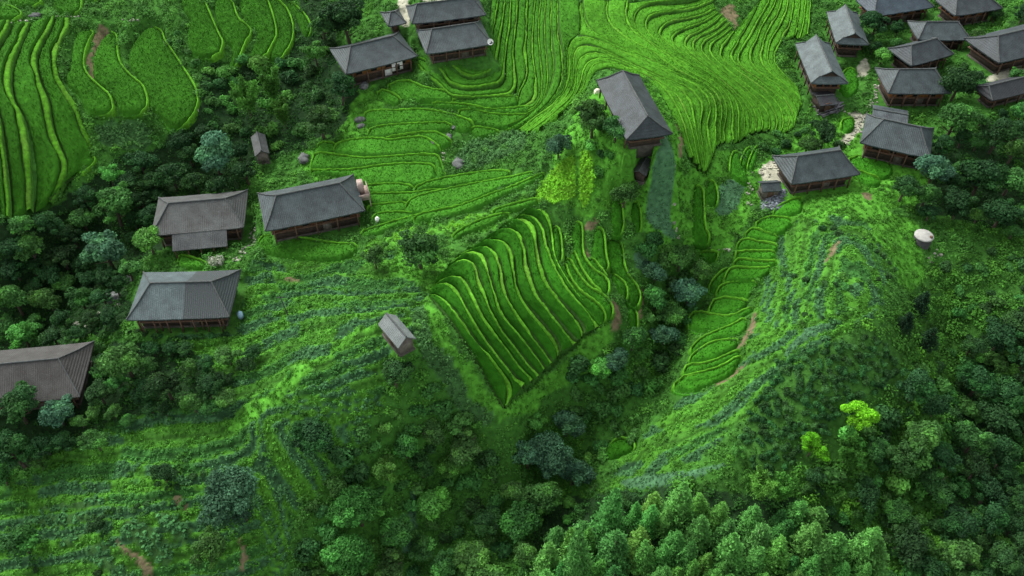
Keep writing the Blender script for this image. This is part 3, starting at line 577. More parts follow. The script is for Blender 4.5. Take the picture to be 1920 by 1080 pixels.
bank = MB(); rice = {}; TUFT = []
SUNK = []
def tidy(L):
    out = [L[0]]
    for q in L[1:]:
        if q[0] > 1230 and 190 < q[1] < 232 and out[-1][0] > 1230 and 190 < out[-1][1] < 232 and q[1] < out[-1][1] + 3: continue
        out.append(q)
    return np.array(out)
def smooth_line(P, w=2.2):
    m = max(12, int(plen(P) / .5)); Q = resample(P, m); k = int(w / .5)
    k = min(k, m // 8)
    R = np.stack([ma(Q[:, 0], k), ma(Q[:, 1], k)], 1); e = np.clip(np.minimum(np.arange(m), m - 1 - np.arange(m)) / (k + 1e-6), 0, 1)[:, None]
    return Q * (1 - e) + R * e
def loft(lines, cls, tilt=.18, rimw=.62, riceh=.6, lift=0.0, bc=1.0, sm=1.2, rs=2.6, gap=1.0):
    Wl = [smooth_line(ground(chaikin(tidy(L), 2))[:, :2], sm) for L in lines]
    mb = rice.setdefault(cls, MB())
    for i in range(len(Wl) - 1):
        P, Q = match(Wl[i], Wl[i + 1]); N = len(P)
        zp, zq = H(P[:, 0], P[:, 1]), H(Q[:, 0], Q[:, 1]); zt = ma((zp + zq) / 2, 6) + lift
        d = Q - P; w = np.hypot(d[:, 0], d[:, 1]) + 1e-6; d = d / w[:, None]; w = np.maximum(w, .05)
        sc = np.clip(w / 2.0, 0.15, 1)
        s = np.arange(N) * .33
        wob = ((vnoise(s, s * 0 + i * 7.3, 1.3) - .5) * .30 + (rng.random(N) - .5) * .10) * sc
        rw = rimw * np.clip(w / rs, .2, 1) * (1 + .8 * (vnoise(s, s * 0 + i * 3.1, 3.0) - .5))
        def row(off, z, p0=P, sg=1): return np.c_[p0 + d * (off * sg)[:, None], z]
        jz = (rng.random(N) - .5) * .16 + (vnoise(s, s * 0 + i * 2.7, 2.2) - .5) * .22
        rows = [row(0 * w, zt - .9), row(0 * w + .01, zt - .02), row(w - rw + wob, zt), row(w - rw * .8 + wob, zt + .29 + jz), row(w - rw * .45 + wob, zt + .34 + jz), row(w - rw * .05 + wob, zt + .30 + jz), row(w + wob * .6, zt - .05), row(w + .05, zt - .9)]
        V = np.stack(rows, 1)
        colr = np.ones((N, 8, 3)) * np.array(BUND)
        nz = (.75 + .5 * vnoise(s, s * 0 + 5 * i, 2.0) + .25 * (rng.random(N) - .5))[:, None, None]
        dry = np.clip(vnoise(s, s * 0 + 11 * i, 4.0) * 2.4 - 1.7, 0, 1)[:, None, None] * .35
        colr = colr * bc * nz * (1 - dry) + np.array([.15, .17, .05]) * dry
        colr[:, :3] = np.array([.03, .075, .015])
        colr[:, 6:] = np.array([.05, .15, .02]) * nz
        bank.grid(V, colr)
        # the rice stand
        o1 = np.minimum(.20, .12 * w) * gap + np.abs(wob) * .4 * gap; o2 = rw + np.minimum(.05, .04 * w) * gap
        rwid = np.maximum(w - o1 - o2, .02); K = int(np.clip(np.percentile(rwid, 80) / .27, 3, 40))
        fr = np.linspace(0, 1, K + 1)
        hh = riceh * np.clip(w / 1.5, .25, 1)
        tone = 1 + .22 * (rng.random() - .5)
        RV = np.zeros((N, K + 3, 3)); RC = np.zeros((N, K + 3, 3))
        for k in range(K + 3):
            f = 0 if k == 0 else (1 if k == K + 2 else fr[k - 1])
            off = o1 + rwid * f + (rng.random(N) - .5) * .10 * sc
            zz = zt + hh + tilt * (f - .5) * sc + (rng.random(N) - .5) * .20 * sc + (vnoise(s, s * 0 + f * 9 + i, 1.6) - .5) * .15
            if k in (0, K + 2): zz = zt - .05
            elif k in (1, K + 1): zz = zz - .10 * sc
            RV[:, k] = row(off, zz)
            big = fbm(RV[:, k, 0], RV[:, k, 1], 7.0)
            RC[:, k] = (np.array(RICE[cls]) * tone) * (.72 + .56 * big + .3 * (rng.random(N) - .5))[:, None]
        e = max(1, int(.2 / .33)); RV[:1, :, 2] = (zt[:1] - .05)[:, None]; RV[-1:, :, 2] = (zt[-1:] - .05)[:, None]
        mb.grid(RV, RC)
        TUFT.append((cls, RV[1:-1, 2:-2].reshape(-1, 3), RC[1:-1, 2:-2].reshape(-1, 3)))
        SUNK.append(np.vstack([P, Q[::-1]]))
loft(FAN, 'f', tilt=.6, rimw=.74, bc=1.2, gap=1.8)
loft(VAL, 'v', bc=.85, riceh=.45); loft(VAL2, 'v', bc=.85, riceh=.45)
loft(KNOLL, 'k', riceh=.36, rimw=.42, rs=1.7, sm=2.4, gap=.55, tilt=.14, bc=.9); loft(LONG, 'k', riceh=.36, rimw=.42, rs=1.7, sm=2.4, gap=.55, tilt=.14, bc=.9); loft(EASTS, 'k', riceh=.36, rimw=.42, rs=1.7, sm=2.4, gap=.55, tilt=.14, bc=.9); loft(EAST2, 'k', riceh=.36, rimw=.42, rs=1.7, sm=2.4, gap=.55, tilt=.14, bc=.9)
loft(WEST, 'w', rimw=.85, tilt=.45, bc=.85, gap=1.6); loft([WEST[-1], WEST2[0]], 'w', rimw=.95) if False else None
for poly in SUNK:
    k = np.where((flat[:, 0] > poly[:, 0].min()) & (flat[:, 0] < poly[:, 0].max()) & (flat[:, 1] > poly[:, 1].min()) & (flat[:, 1] < poly[:, 1].max()))[0]
    m = k[inside(poly, flat[k])]; block[m] = True; Z[m] = Zbase[m] - .8

# ------------------------------------------------------------------ fields of their own outline
def grow(p, d):
    T = np.roll(p, -1, 0) - np.roll(p, 1, 0); T /= np.linalg.norm(T, axis=1)[:, None] + 1e-9
    ar = np.sum(p[:, 0] * np.roll(p[:, 1], -1) - p[:, 1] * np.roll(p[:, 0], -1))
    return p + np.c_[T[:, 1], -T[:, 0]] * (d if ar > 0 else -d)
RIMDIR = {'w': (.96, .28), 'm': (-.1, 1.0), 'c': (.8, .6), 'e': (-.25, .97)}
for cls, poly in FIELDS:
    pts = grow(chaikin(ground(poly)[:, :2], 1, True), .27); pts = resample(np.vstack([pts, pts[:1]]), max(16, int(plen(pts) / .4)))[:-1]
    zo = H(pts[:, 0], pts[:, 1]); zm = zo.mean()
    zf = lambda x, y: .35 * zm + .65 * H(x, y)
    lo = pts.min(0) - .6; hi = pts.max(0) + .6
    st = .24
    gx, gy = np.meshgrid(np.arange(lo[0], hi[0], st), np.arange(lo[1], hi[1], st)); g = np.c_[gx.ravel(), gy.ravel()]
    g = g + (rng.random(g.shape) - .5) * .10
    sd = seg_dist(pts, g) * np.where(inside(pts, g), 1, -1)
    e = np.clip((sd - .16) / .26, 0, 1); e = e * e * (3 - 2 * e)
    nzz = (rng.random(len(g)) - .5) * .20 + (vnoise(g[:, 0], g[:, 1], 1.6) - .5) * .16
    z = zf(g[:, 0], g[:, 1]) + np.where(sd < 0, -.5, -.12) + e * (.56 + nzz)
    c = (np.array(RICE[cls]) * (1 + .2 * (rng.random() - .5))) * (.72 + .56 * fbm(g[:, 0], g[:, 1], 6.0) + .3 * (rng.random(len(g)) - .5))[:, None]
    ins = (sd > -.1).reshape(gx.shape); keep = ins[:-1, :-1] | ins[1:, :-1] | ins[:-1, 1:] | ins[1:, 1:]
    rice.setdefault(cls, MB()).grid(np.c_[g, z].reshape(*gx.shape, 3), c.reshape(*gx.shape, 3), keep)
    kk_ = sd > .3; TUFT.append((cls, np.c_[g, z][kk_], c[kk_]))
    # bund round it
    ring = np.vstack([pts, pts[:1]]); T = np.roll(ring[:-1], -1, 0) - np.roll(ring[:-1], 1, 0); T = np.vstack([T, T[:1]]); T /= np.linalg.norm(T, axis=1)[:, None] + 1e-9
    area = .5 * np.sum(pts[:, 0] * np.roll(pts[:, 1], -1) - pts[:, 1] * np.roll(pts[:, 0], -1))
    Nn = np.c_[T[:, 1], -T[:, 0]] * (1 if area > 0 else -1)
    s = np.arange(len(ring)) * .4; zr = zf(ring[:, 0], ring[:, 1])
    wf = .8 + .5 * vnoise(s, s * 0 + 3, 2.0); wf[-1] = wf[0]; jz = (rng.random(len(ring)) - .5) * .2; jz[-1] = jz[0]
    prof = [(-.16, -.1, 0), (-.08, .42, 1), (.04, .52, 1), (.14, .42, 1), (.24, -.05, 0), (.36, -.8, 0)]
    dr = np.array(RIMDIR[cls]); side = np.clip((Nn @ dr + .05) / .45, 0, 1); side[-1] = side[0]
    V = np.stack([np.c_[ring + Nn * (o * wf)[:, None], zr + np.where(h_ > 0, h_ * side - .35 * (1 - side), h_ - .3 * (1 - side)) + jz * k_ * side] for o, h_, k_ in prof], 1)
    nz = (.75 + .5 * vnoise(s, s * 0 + 5, 2.0))[:, None, None]; nz[-1] = nz[0]
    cb_ = side[:, None] * np.array(BUND) + (1 - side[:, None]) * np.array(RICE[cls]) * 1.0
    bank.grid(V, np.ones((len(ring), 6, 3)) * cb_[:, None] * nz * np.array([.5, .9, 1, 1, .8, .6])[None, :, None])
    k = np.where((flat[:, 0] > lo[0] - 2) & (flat[:, 0] < hi[0] + 2) & (flat[:, 1] > lo[1] - 2) & (flat[:, 1] < hi[1] + 2))[0]
    dd = seg_dist(pts, flat[k]); ii = inside(pts, flat[k])
    ww = np.where(ii, 1, np.clip(1 - dd / 1.3, 0, 1)); tgt = zf(flat[k, 0], flat[k, 1]) - .2
    ok = ~block[k] | ii
    Z[k] = np.where(ok, Z[k] * (1 - ww) + tgt * ww, Z[k]); block[k[ii & (dd > 0)]] = True

# ------------------------------------------------------------------ small ledges and ground colour
gcol = np.array([ZCOL[z] for z in ZN])[zone]
row_ = (mp[:, 1] + .62 * mp[:, 0]) / 30 + (fbm(flat[:, 0], flat[:, 1], 9.0) - .5) * 2.2
turn = np.clip((mp[:, 0] - 440 - .25 * (mp[:, 1] - 800)) / 60, 0, 1) * np.clip((mp[:, 1] - 740) / 60, 0, 1)      # rows swing round the nose of the spur
slope_ = .12 + .26 * np.clip((mp[:, 0] - 380) / 160, 0, 1) * np.clip((mp[:, 1] - 540) / 60, 0, 1)
lev = ((mp[:, 1] + slope_ * (mp[:, 0] - 400)) * (1 - turn) + (mp[:, 0] * .9 - .55 * mp[:, 1] + 900) * turn) / 25 + (fbm(flat[:, 0], flat[:, 1], 15.0) - .5) * 2.6 + (vnoise(flat[:, 0], flat[:, 1], 3.0) - .5) * .22
ring_ = Zbase / .8 + (fbm(flat[:, 0], flat[:, 1], 10.0) - .5) * 1.6
lev = np.where(zone == ZN.index('stripsR'), np.where(mp[:, 1] + .25 * (mp[:, 0] - 1560) < 590, ring_, row_), lev)
fr = lev - np.floor(lev); band = np.floor(lev).astype(int)
fine = lev * np.where(zone == ZN.index('stripsR'), 2.0, 2.0); fine = fine - np.floor(fine)
isS = np.isin(zone, [ZN.index('strips'), ZN.index('stripsR')]) & ~block
step = .85 * (np.clip((fr - .72) / .28, 0, 1) - fr)
Z = np.where(isS, Z + step * np.where(zone == ZN.index('stripsR'), .5, .75), Z)
cell = np.floor(fbm(flat[:, 0] + 55, flat[:, 1] + 9, 22.0) * 9).astype(int)
hsh = ((band * 7919 + cell * 104729) % 97) / 97.0
crop = np.select([fr > .72, hsh < .38, hsh < .58, hsh < .8], [0, 1, 2, 3], 4)      # 0 grassy riser, 1 blue-green, 2 mid green, 3 bright, 4 grass
CROP = np.array([(.065, .22, .022), (.046, .135, .050), (.040, .140, .028), (.062, .21, .020), (.055, .18, .022)])
gcol = np.where(isS[:, None], CROP[crop] * np.where((fine > .62) & (crop > 0), .38, .75)[:, None], gcol)   # ground colour is darker in the gaps between the crop rows
rough = ~block & np.isin(zone, [ZN.index(z) for z in ('wild', 'forest', 'dark', 'grass', 'corn')])
Z = np.where(rough, Z + (fbm(flat[:, 0], flat[:, 1], 5.0) - .5) * 1.0, Z)
Z = np.where(block, Z, Z + (rng.random(len(Z)) - .5) * .10)
for h in HOUSES:
    d = in_rect(h, flat[:, 0], flat[:, 1], -.2 if h['n'] == 'shed' else -.5); w = np.clip(1 - d / (.5 if h['n'] == 'shed' else 1.4), 0, 1) * ~(block & (d > 0)); Z = Z * (1 - w) + h['z'] * w
gcol = gcol * (.7 + .6 * fbm(flat[:, 0], flat[:, 1], 3.0))[:, None]
mb = MB(); I = np.arange(len(flat)).reshape(TX.shape)
pad = (mp[:, 0] > -700) & (mp[:, 0] < 2620) & (mp[:, 1] > -420) & (mp[:, 1] < 1750); pg = pad.reshape(TX.shape)
mb.grid(np.c_[flat, Z].reshape(*TX.shape, 3), gcol.reshape(*TX.shape, 3), pg[:-1, :-1] | pg[1:, 1:])
tag(mb.build('terrain', M['ground'], smooth=True), kind='structure')
# the mountainside goes on beyond the part worked here
far = MB(); fx, fy = np.meshgrid(np.linspace(-700, 700, 60), np.linspace(-300, 900, 60))
inn = (np.abs(fx) < 160) & (fy > 30) & (fy < 222)
fz = H(np.clip(fx, -160, 160), np.clip(fy, 30, 220)) + np.maximum(np.abs(fx) - 160, 0) * .12 + np.maximum(fy - 222, 0) * .28 - 2 - np.maximum(30 - fy, 0) * .1
fz = np.where(inn, fz - 12, fz - 1.0)
far.grid(np.dstack([fx, fy, fz]), np.ones((60, 60, 3)) * np.array([.03, .09, .015]))
tag(far.build('hillside', M['ground'], smooth=True), kind='structure')
tag(bank.build('terrace_bank', M['bund'], smooth=True), kind='structure')
RN = {'f': 'dark green rice in the fan of terraces at the centre', 'v': 'rice in the terraces curving down the valley head', 'k': 'bright rice in the narrow contour terraces around the knoll', 'w': 'rice in the broad terraces of the upper left', 'm': 'rice in the small paddies between the grey-roofed houses', 'c': 'dark rice in the narrow beds right of the fan', 'e': 'rice in the ladder of small paddies beside the stream'}
for cls, P_, C_ in TUFT:
    k_ = rng.random(len(P_)) < .55; n_ = int(k_.sum())
    if not n_: continue
    P_ = P_[k_] + np.c_[(rng.random((n_, 2)) - .5) * .25, rng.uniform(-.02, .04, n_)]; an = rng.random(n_) * 6.28; L_ = rng.uniform(.06, .12, n_)
    ux, uy = np.cos(an) * L_, np.sin(an) * L_; bend = rng.normal(size=(n_, 2)) * .08
    V = np.stack([P_ - np.c_[ux, uy, 0 * an + .05], P_ + np.c_[ux, uy, 0 * an - .05], P_ + np.c_[ux * .5 + bend[:, 0], uy * .5 + bend[:, 1], .09 + .06 * rng.random(n_)], P_ + np.c_[-ux * .5 + bend[:, 0], -uy * .5 + bend[:, 1], .09 + .06 * rng.random(n_)]], 1).reshape(-1, 3)
    rice[cls].add(V, np.arange(4 * n_).reshape(n_, 4), np.repeat(C_[k_] * rng.uniform(.75, 1.3, n_)[:, None], 4, 0))
for k_, m_ in rice.items(): tag(m_.build('rice_crop', M['rice']), RN[k_], 'rice', kind='stuff')
# ------------------------------------------------------------------ leaves
def unit(n):
    v = rng.normal(size=(n, 3)); return v / np.linalg.norm(v, axis=1)[:, None]
def leaf_quads(mb, p, nrm, size, aspect, col):
    n = len(p); size = np.broadcast_to(size, (n,))[:, None]
    nrm = nrm / (np.linalg.norm(nrm, axis=1)[:, None] + 1e-9)
    tt = np.cross(nrm, unit(n)); tt /= np.linalg.norm(tt, axis=1)[:, None] + 1e-9; b = np.cross(nrm, tt)
    A = p - tt * size; B = p + b * size * aspect - nrm * size * .15; C_ = p + tt * size - nrm * size * .25; D = p - b * size * aspect - nrm * size * .15
    V = np.stack([A, B, C_, D], 1).reshape(-1, 3)
    mb.add(V, np.arange(4 * n).reshape(n, 4), np.repeat(col, 4, 0))
def clumps(mb, P, R, n, ls, col, hgt=.8, aspect=.55, upw=.6, var=.35):
    N = len(P)
    if not N: return
    i = np.repeat(np.arange(N), n); m = len(i); d = unit(m); d[:, 2] = np.abs(d[:, 2])
    rr = rng.random(m) ** .45
    p = P[i] + d * (R[i] * rr)[:, None] * np.array([1, 1, hgt])
    nr = d + unit(m) * .7 + np.array([0, 0, upw])
    cc = col[i] * (1 + (rng.random(m) - .5) * 2 * var)[:, None] * np.array([1, 1, 1])
    leaf_quads(mb, p, nr, np.asarray(ls)[i] * (.7 + .6 * rng.random(m)), aspect, cc)

# ------------------------------------------------------------------ undergrowth and crops (nobody could count these)
Zg = Z
def sample(zones, per_m2, extra=None):
    ids = [ZN.index(z) for z in zones]
    n = int(300 * 190 * per_m2); x = rng.uniform(-150, 150, n); y = rng.uniform(32, 220, n)
    z = attr_at(zone, x, y); ok = np.isin(z, ids) & ~attr_at(block, x, y) & attr_at(pad_in, x, y)
    if extra is not None: ok &= extra(x, y)
    x, y = x[ok], y[ok]
    return np.c_[x, y, zt_at(x, y)]
pad_in = (mp[:, 0] > -300) & (mp[:, 0] < 2220) & (mp[:, 1] > -150) & (mp[:, 1] < 1380)
def tone(P, base, s=6.0, amp=.8, alt=None, altf=.5):
    f = fbm(P[:, 0] + 13, P[:, 1] + 29, s)[:, None]; c = np.array(base) * (1 - amp / 2 + amp * f)
    if alt is not None:
        g = np.clip((fbm(P[:, 0] + 171, P[:, 1] + 77, s * .8)[:, None] - altf) * 5, 0, 1); c = c * (1 - g) + np.array(alt) * g
    return c
wild = MB()
P = sample(['wild'], 2.4); clumps(wild, P, rng.uniform(.25, .7, len(P)), 15, np.full(len(P), .16), tone(P, (.048, .155, .024), 5, 1.0, (.080, .25, .028), .56), 1.0)
P = sample(['wild'], .22); clumps(wild, P, rng.uniform(.7, 1.4, len(P)), 70, np.full(len(P), .19), tone(P, (.050, .160, .026), 4, 1.1, (.082, .255, .030), .56), .95)
P = sample(['dark'], 2.0); clumps(wild, P, rng.uniform(.3, .8, len(P)), 15, np.full(len(P), .17), tone(P, (.042, .135, .018), 6, 1.1, (.07, .22, .02), .60), 1.1)
P = sample(['dark'], .26); clumps(wild, P, rng.uniform(.8, 1.6, len(P)), 80, np.full(len(P), .20), tone(P, (.045, .150, .019), 5, 1.2, (.080, .24, .022), .58), .95)
P = sample(['forest'], 1.5); clumps(wild, P, rng.uniform(.3, .8, len(P)), 13, np.full(len(P), .16), tone(P, (.022, .078, .015), 6, 1.0, (.035, .13, .018), .62), .9)
P = sample(['forest'], .12); clumps(wild, P, rng.uniform(.7, 1.4, len(P)), 65, np.full(len(P), .19), tone(P, (.026, .092, .016), 5, 1.1, (.045, .16, .018), .60), .95)
P = sample(['tea'], 2.0); clumps(wild, P, rng.uniform(.15, .4, len(P)), 10, np.full(len(P), .14), tone(P, (.040, .130, .020), 4, 1.0), .8)
P = sample(['soil'], 1.5); clumps(wild, P, rng.uniform(.1, .3, len(P)), 8, np.full(len(P), .09), tone(P, (.05, .15, .02)), .9)
P = sample(['paving'], .25); clumps(wild, P, rng.uniform(.1, .25, len(P)), 8, np.full(len(P), .08), tone(P, (.06, .17, .02)), .9)
tag(wild.build('undergrowth', M['leafy']), 'tangle of wild leafy undergrowth covering the slopes and gullies', 'undergrowth', kind='stuff')
gr = MB()
P = sample(['grass'], 3.2); clumps(gr, P, rng.uniform(.2, .6, len(P)), 12, np.full(len(P), .19), tone(P, (.058, .20, .020), 2.2, 1.1, (.09, .27, .03), .6), .9, .32, .2)
P = sample(['grass'], .12); clumps(gr, P, rng.uniform(.5, .9, len(P)), 50, np.full(len(P), .18), tone(P, (.050, .165, .020), 3, 1.0), .9, .5)
cS = lambda v: (lambda x, y: np.isin(attr_at(crop, x, y), v) & ((attr_at(fine, x, y) < .62) | np.isin(attr_at(crop, x, y), [0])))
P = sample(['strips', 'stripsR'], 4.5, cS([0, 4])); clumps(gr, P, rng.uniform(.2, .5, len(P)), 12, np.full(len(P), .17), tone(P, (.066, .215, .024), 2.2, .9, (.09, .265, .028), .58), .9, .35, .2)
P = sample(['strips', 'stripsR'], .10); clumps(gr, P, rng.uniform(.4, .9, len(P)), 45, np.full(len(P), .18), tone(P, (.045, .155, .020), 3, 1.0), .9, .5)
tag(gr.build('grass', M['leafy']), 'bright tufted grass on banks and ledges', 'grass', kind='stuff')
cr = MB()
P = sample(['strips', 'stripsR'], 7, cS([1])); clumps(cr, P, rng.uniform(.22, .42, len(P)), 13, np.full(len(P), .16), tone(P, (.058, .168, .056), 2, .6), 1.1, .6)
P = sample(['strips', 'stripsR'], 7, cS([2])); clumps(cr, P, rng.uniform(.22, .45, len(P)), 13, np.full(len(P), .16), tone(P, (.050, .172, .034), 2, .8), 1.1, .5)
P = sample(['strips', 'stripsR'], 7, cS([3])); clumps(cr, P, rng.uniform(.22, .45, len(P)), 13, np.full(len(P), .16), tone(P, (.072, .235, .026), 2, .8), 1.1, .5)
tag(cr.build('vegetable_crop', M['leafy']), 'vegetable crops in narrow contour strips on the two green spurs', 'crop', kind='stuff')
ye = MB()
P = sample(['yellow'], 9.0); clumps(ye, P, rng.uniform(.25, .45, len(P)), 14, np.full(len(P), .17), tone(P, (.14, .40, .022), 1.6, .9), 1.0, .6, .8)
P = sample(['yellowmix'], 4.0); clumps(ye, P, rng.uniform(.2, .45, len(P)), 12, np.full(len(P), .14), tone(P, (.06, .19, .02), 2.5, .7, (.13, .38, .02), .5), 1.0, .6, .8)
tag(ye.build('bean_crop', M['leafy']), 'yellow-green bean plants below the knoll house', 'crop', kind='stuff')
co = MB()
P = sample(['corn'], 4.5); clumps(co, P + [0, 0, .15], rng.uniform(.3, .6, len(P)), 16, np.full(len(P), .2), tone(P, (.066, .175, .050), 2.0, .9, (.085, .24, .045), .55), 1.5, .42, .5)
tag(co.build('corn_and_leaf_crop', M['leafy']), 'tall grey-green corn and other leafy plants in dense rough patches', 'crop', kind='stuff')
bl = MB()
P = sample(['blue'], 6.0); clumps(bl, P, rng.uniform(.18, .35, len(P)), 11, np.full(len(P), .12), tone(P, (.062, .165, .066), 3, .6), .7, .6)
tag(bl.build('potato_crop', M['leafy']), 'bluish low leafy crop in beds beside the terraces', 'crop', kind='stuff')
cb = MB()
P = sample(['cabbage'], 2.6); clumps(cb, P, rng.uniform(.3, .55, len(P)), 11, np.full(len(P), .27), tone(P, (.048, .150, .046), 1.5, .9), .9, .65, .8, .5)
tag(cb.build('cabbage_crop', M['leafy']), 'large-leaved dark cabbage rows at the lower left', 'crop', kind='stuff')

# ------------------------------------------------------------------ tree and shrub models
M['crown'] = mat('crown', attr=True, scale=1.2, vary=.25, rough=.75, rand=.28, transl=.3, spec=.12)
M['bark'] = mat('bark', (.07, .055, .04), (.035, .028, .02), 4, .95, bump=.6)
def trunk_mb(h, r, limbs=5, spread=.6):
    m = MB(); z = np.linspace(0, h, 6); bend = (rng.random(2) - .5) * .25 * h
    path = np.c_[bend[0] * (z / h) ** 2, bend[1] * (z / h) ** 2, z]
    m.tube(path, r * (1 - .65 * z / h), 8)
    for k in range(limbs):
        a = k * 2.4 + rng.random(); f = .5 + .4 * k / limbs; b = path[int(f * 5)]
        e = b + np.array([math.cos(a) * spread, math.sin(a) * spread, spread * (.5 + .5 * rng.random())])
        m.tube(np.array([b, (b * .55 + e * .45) + [0, 0, -.05], e]), [r * .4, r * .25, r * .1], 5)
    return m
def crown_broad(col, lobes=17, n=3600, ls=.072, flat=.85, zc=1.3, alt=None):
    m = MB(); w = rng.uniform(.18, .5, lobes); w[: lobes // 3] = rng.uniform(.16, .26, lobes // 3); sq = rng.uniform(.75, 1.15); ox = rng.uniform(-.15, .15, 2)
    for k in range(lobes):
        d = unit(1)[0]; d[2] = d[2] * .8 + .1; r = w[k]; c = d * (rng.uniform(.25, .6) if r > .3 else rng.uniform(.55, .92)); c[:2] += ox * (c[2] > 0)
        per = max(30, int(n * r * r / (w * w).sum()))
        dd = unit(per); dd[:, 2] = np.where(dd[:, 2] < -.4, -dd[:, 2], dd[:, 2])
        st = np.array([rng.uniform(.8, 1.25), rng.uniform(.8, 1.25), rng.uniform(.65, 1.0)])
        p = (c + dd * st * (r * (.55 + .6 * rng.random(per) ** .6))[:, None]) * np.array([1, sq, flat]) + [0, 0, zc]
        base = np.array(alt if (alt is not None and rng.random() < .35) else col) * rng.uniform(.68, 1.35)
        leaf_quads(m, p, dd + unit(per) * .9 + [0, 0, .35], ls * (.55 + .9 * rng.random(per)), .55, base * (1 + (rng.random(per) - .5) * .8)[:, None])
    return m
def crown_conifer(col, n=2400, hgt=3.3, ls=.10):
    m = MB(); tiers = 11
    for k in range(tiers):
        f = k / (tiers - 1); z = .55 + (hgt - .6) * f; R = (1 - f) ** .75 * 1.0 + .06; nb = int(9 - 4 * f)
        for b in range(nb):
            a = 2 * math.pi * b / nb + k * 1.3 + rng.random() * .5; L = R * rng.uniform(.75, 1.15); q = int(n / tiers / nb * (1.4 - .8 * f)) + 4
            s = rng.random(q) ** .7
            p = np.c_[np.cos(a) * L * s, np.sin(a) * L * s, z + .22 * L * s * (1 - s) * 2 - .12 * L * s * s] + rng.normal(size=(q, 3)) * np.array([.09, .09, .06]) * (0.5 + R)
            base = np.array(col) * rng.uniform(.75, 1.3)
            leaf_quads(m, p, unit(q) * .7 + [0, 0, .8], ls * (.6 + .7 * rng.random(q)), .45, base * (1 + (rng.random(q) - .5) * .6)[:, None])
    return m
def crown_bamboo(col, n=2600, hgt=3.0):
    m = MB(); cul = 15
    for k in range(cul):
        a = rng.random() * 6.28; r0 = rng.random() * .25; lean = rng.uniform(.25, .85); h = hgt * rng.uniform(.7, 1.0); q = n // cul
        s = np.sqrt(rng.random(q)) * .75 + .25
        x = r0 + lean * s ** 2.2; z = h * (s - .12 * s ** 4)
        p = np.c_[np.cos(a) * x, np.sin(a) * x, z] + rng.normal(size=(q, 3)) * (np.array([.15, .15, .11]) * (1.25 - s)[:, None] + .03)
        base = np.array(col) * rng.uniform(.75, 1.3)
        leaf_quads(m, p, unit(q) + [0, 0, .5], .10 * (.6 + .7 * rng.random(q)), .3, base * (1 + (rng.random(q) - .5) * .6)[:, None])
    return m
def shrub_mb(col, n=900, lobes=7, ls=.13, alt=None, hgt=.9):
    m = MB(); per = n // lobes
    for k in range(lobes):
        a = rng.random() * 6.28; rr = rng.uniform(0, .62); c = np.array([math.cos(a) * rr, math.sin(a) * rr, rng.uniform(.25, .6)]); r = rng.uniform(.3, .5)
        dd = unit(per); p = (c + dd * (r * (.7 + .4 * rng.random(per)))[:, None]) * np.array([1, 1, hgt]); p[:, 2] = np.abs(p[:, 2])
        base = np.array(alt if (alt is not None and rng.random() < .35) else col) * rng.uniform(.72, 1.3)
        leaf_quads(m, p, dd + unit(per) * .75 + [0, 0, .4], ls * (.65 + .7 * rng.random(per)), .55, base * (1 + (rng.random(per) - .5) * .7)[:, None])
    for k in range(4):
        a = k * 1.6; m.tube(np.array([[0, 0, -.15], [.15 * math.cos(a), .15 * math.sin(a), .3], [.4 * math.cos(a), .4 * math.sin(a), .6]]), [.035, .025, .01], 4, (.04, .035, .02), False)
    return m
TREECOL = {'broad': (.042, .130, .028), 'dark': (.019, .062, .018), 'bluish': (.044, .118, .060), 'light': (.066, .205, .036), 'olive': (.040, .115, .028)}
PROTO = {}
def proto_tree(key, crown, trunk, name):
    r = empty(name, (0, 0, -60)); c = crown.build('crown', M['crown'], r); k = trunk.build('trunk', M['bark'], r, True)
    PROTO.setdefault(key, []).append([r, c, k, False])
for key, c in TREECOL.items():
    for v in range(3 if key in ('broad', 'dark') else 2):
        proto_tree(key, crown_broad(c, alt=tuple(np.array(c) * np.array([1.35, 1.4, 1.1]))), trunk_mb(1.3, .09), 'broadleaf_tree')
for v in range(4): proto_tree('conifer', crown_conifer(((.085, .255, .050), (.070, .225, .046), (.10, .27, .045), (.060, .20, .045))[v], 3200, (3.6, 4.4, 4.0, 3.2)[v]), trunk_mb(3.0, .07, 0), 'conifer_tree')
for v in range(2): proto_tree('spire', crown_conifer((.010, .034, .012)), trunk_mb(3.0, .07, 0), 'conifer_tree')
for v in range(2): proto_tree('bamboo', crown_bamboo((.058, .19, .026), 4200), trunk_mb(1.6, .05, 4, .3), 'bamboo_clump')
for v in range(2): proto_tree('limebamboo', crown_broad((.10, .36, .014), 14, 4200, .065, 1.0, 1.2), trunk_mb(1.3, .05, 4, .3), 'bamboo_clump')
for k_, c in (('bigblue', (.046, .120, .062)), ('biglight', (.060, .190, .034))): proto_tree(k_, crown_broad(c, 26, 9000, .048, .85, 1.3, tuple(np.array(c) * 1.4)), trunk_mb(1.3, .07, 7), 'broadleaf_tree')
SHRUB = {}
for key, c in {'shrub': (.048, .155, .032), 'darkshrub': (.027, .085, .022), 'lightshrub': (.072, .225, .036), 'tea': (.024, .082, .020), 'lime': (.11, .34, .015)}.items():
    for v in range(3 if key != 'lime' else 1):
        mm = shrub_mb(c, alt=tuple(np.array(c) * 1.5)) if key != 'tea' else shrub_mb(c, 700, 5, .15, tuple(np.array(c) * 1.6), .85)
        o = mm.build('shrub' if key != 'tea' else 'round_bush', M['crown']); o.location = (0, 0, -60); SHRUB.setdefault(key, []).append([o, False])
placed = []
CZ = {'conifer': 2.6, 'spire': 1.6, 'bamboo': 1.6, 'limebamboo': 1.5}
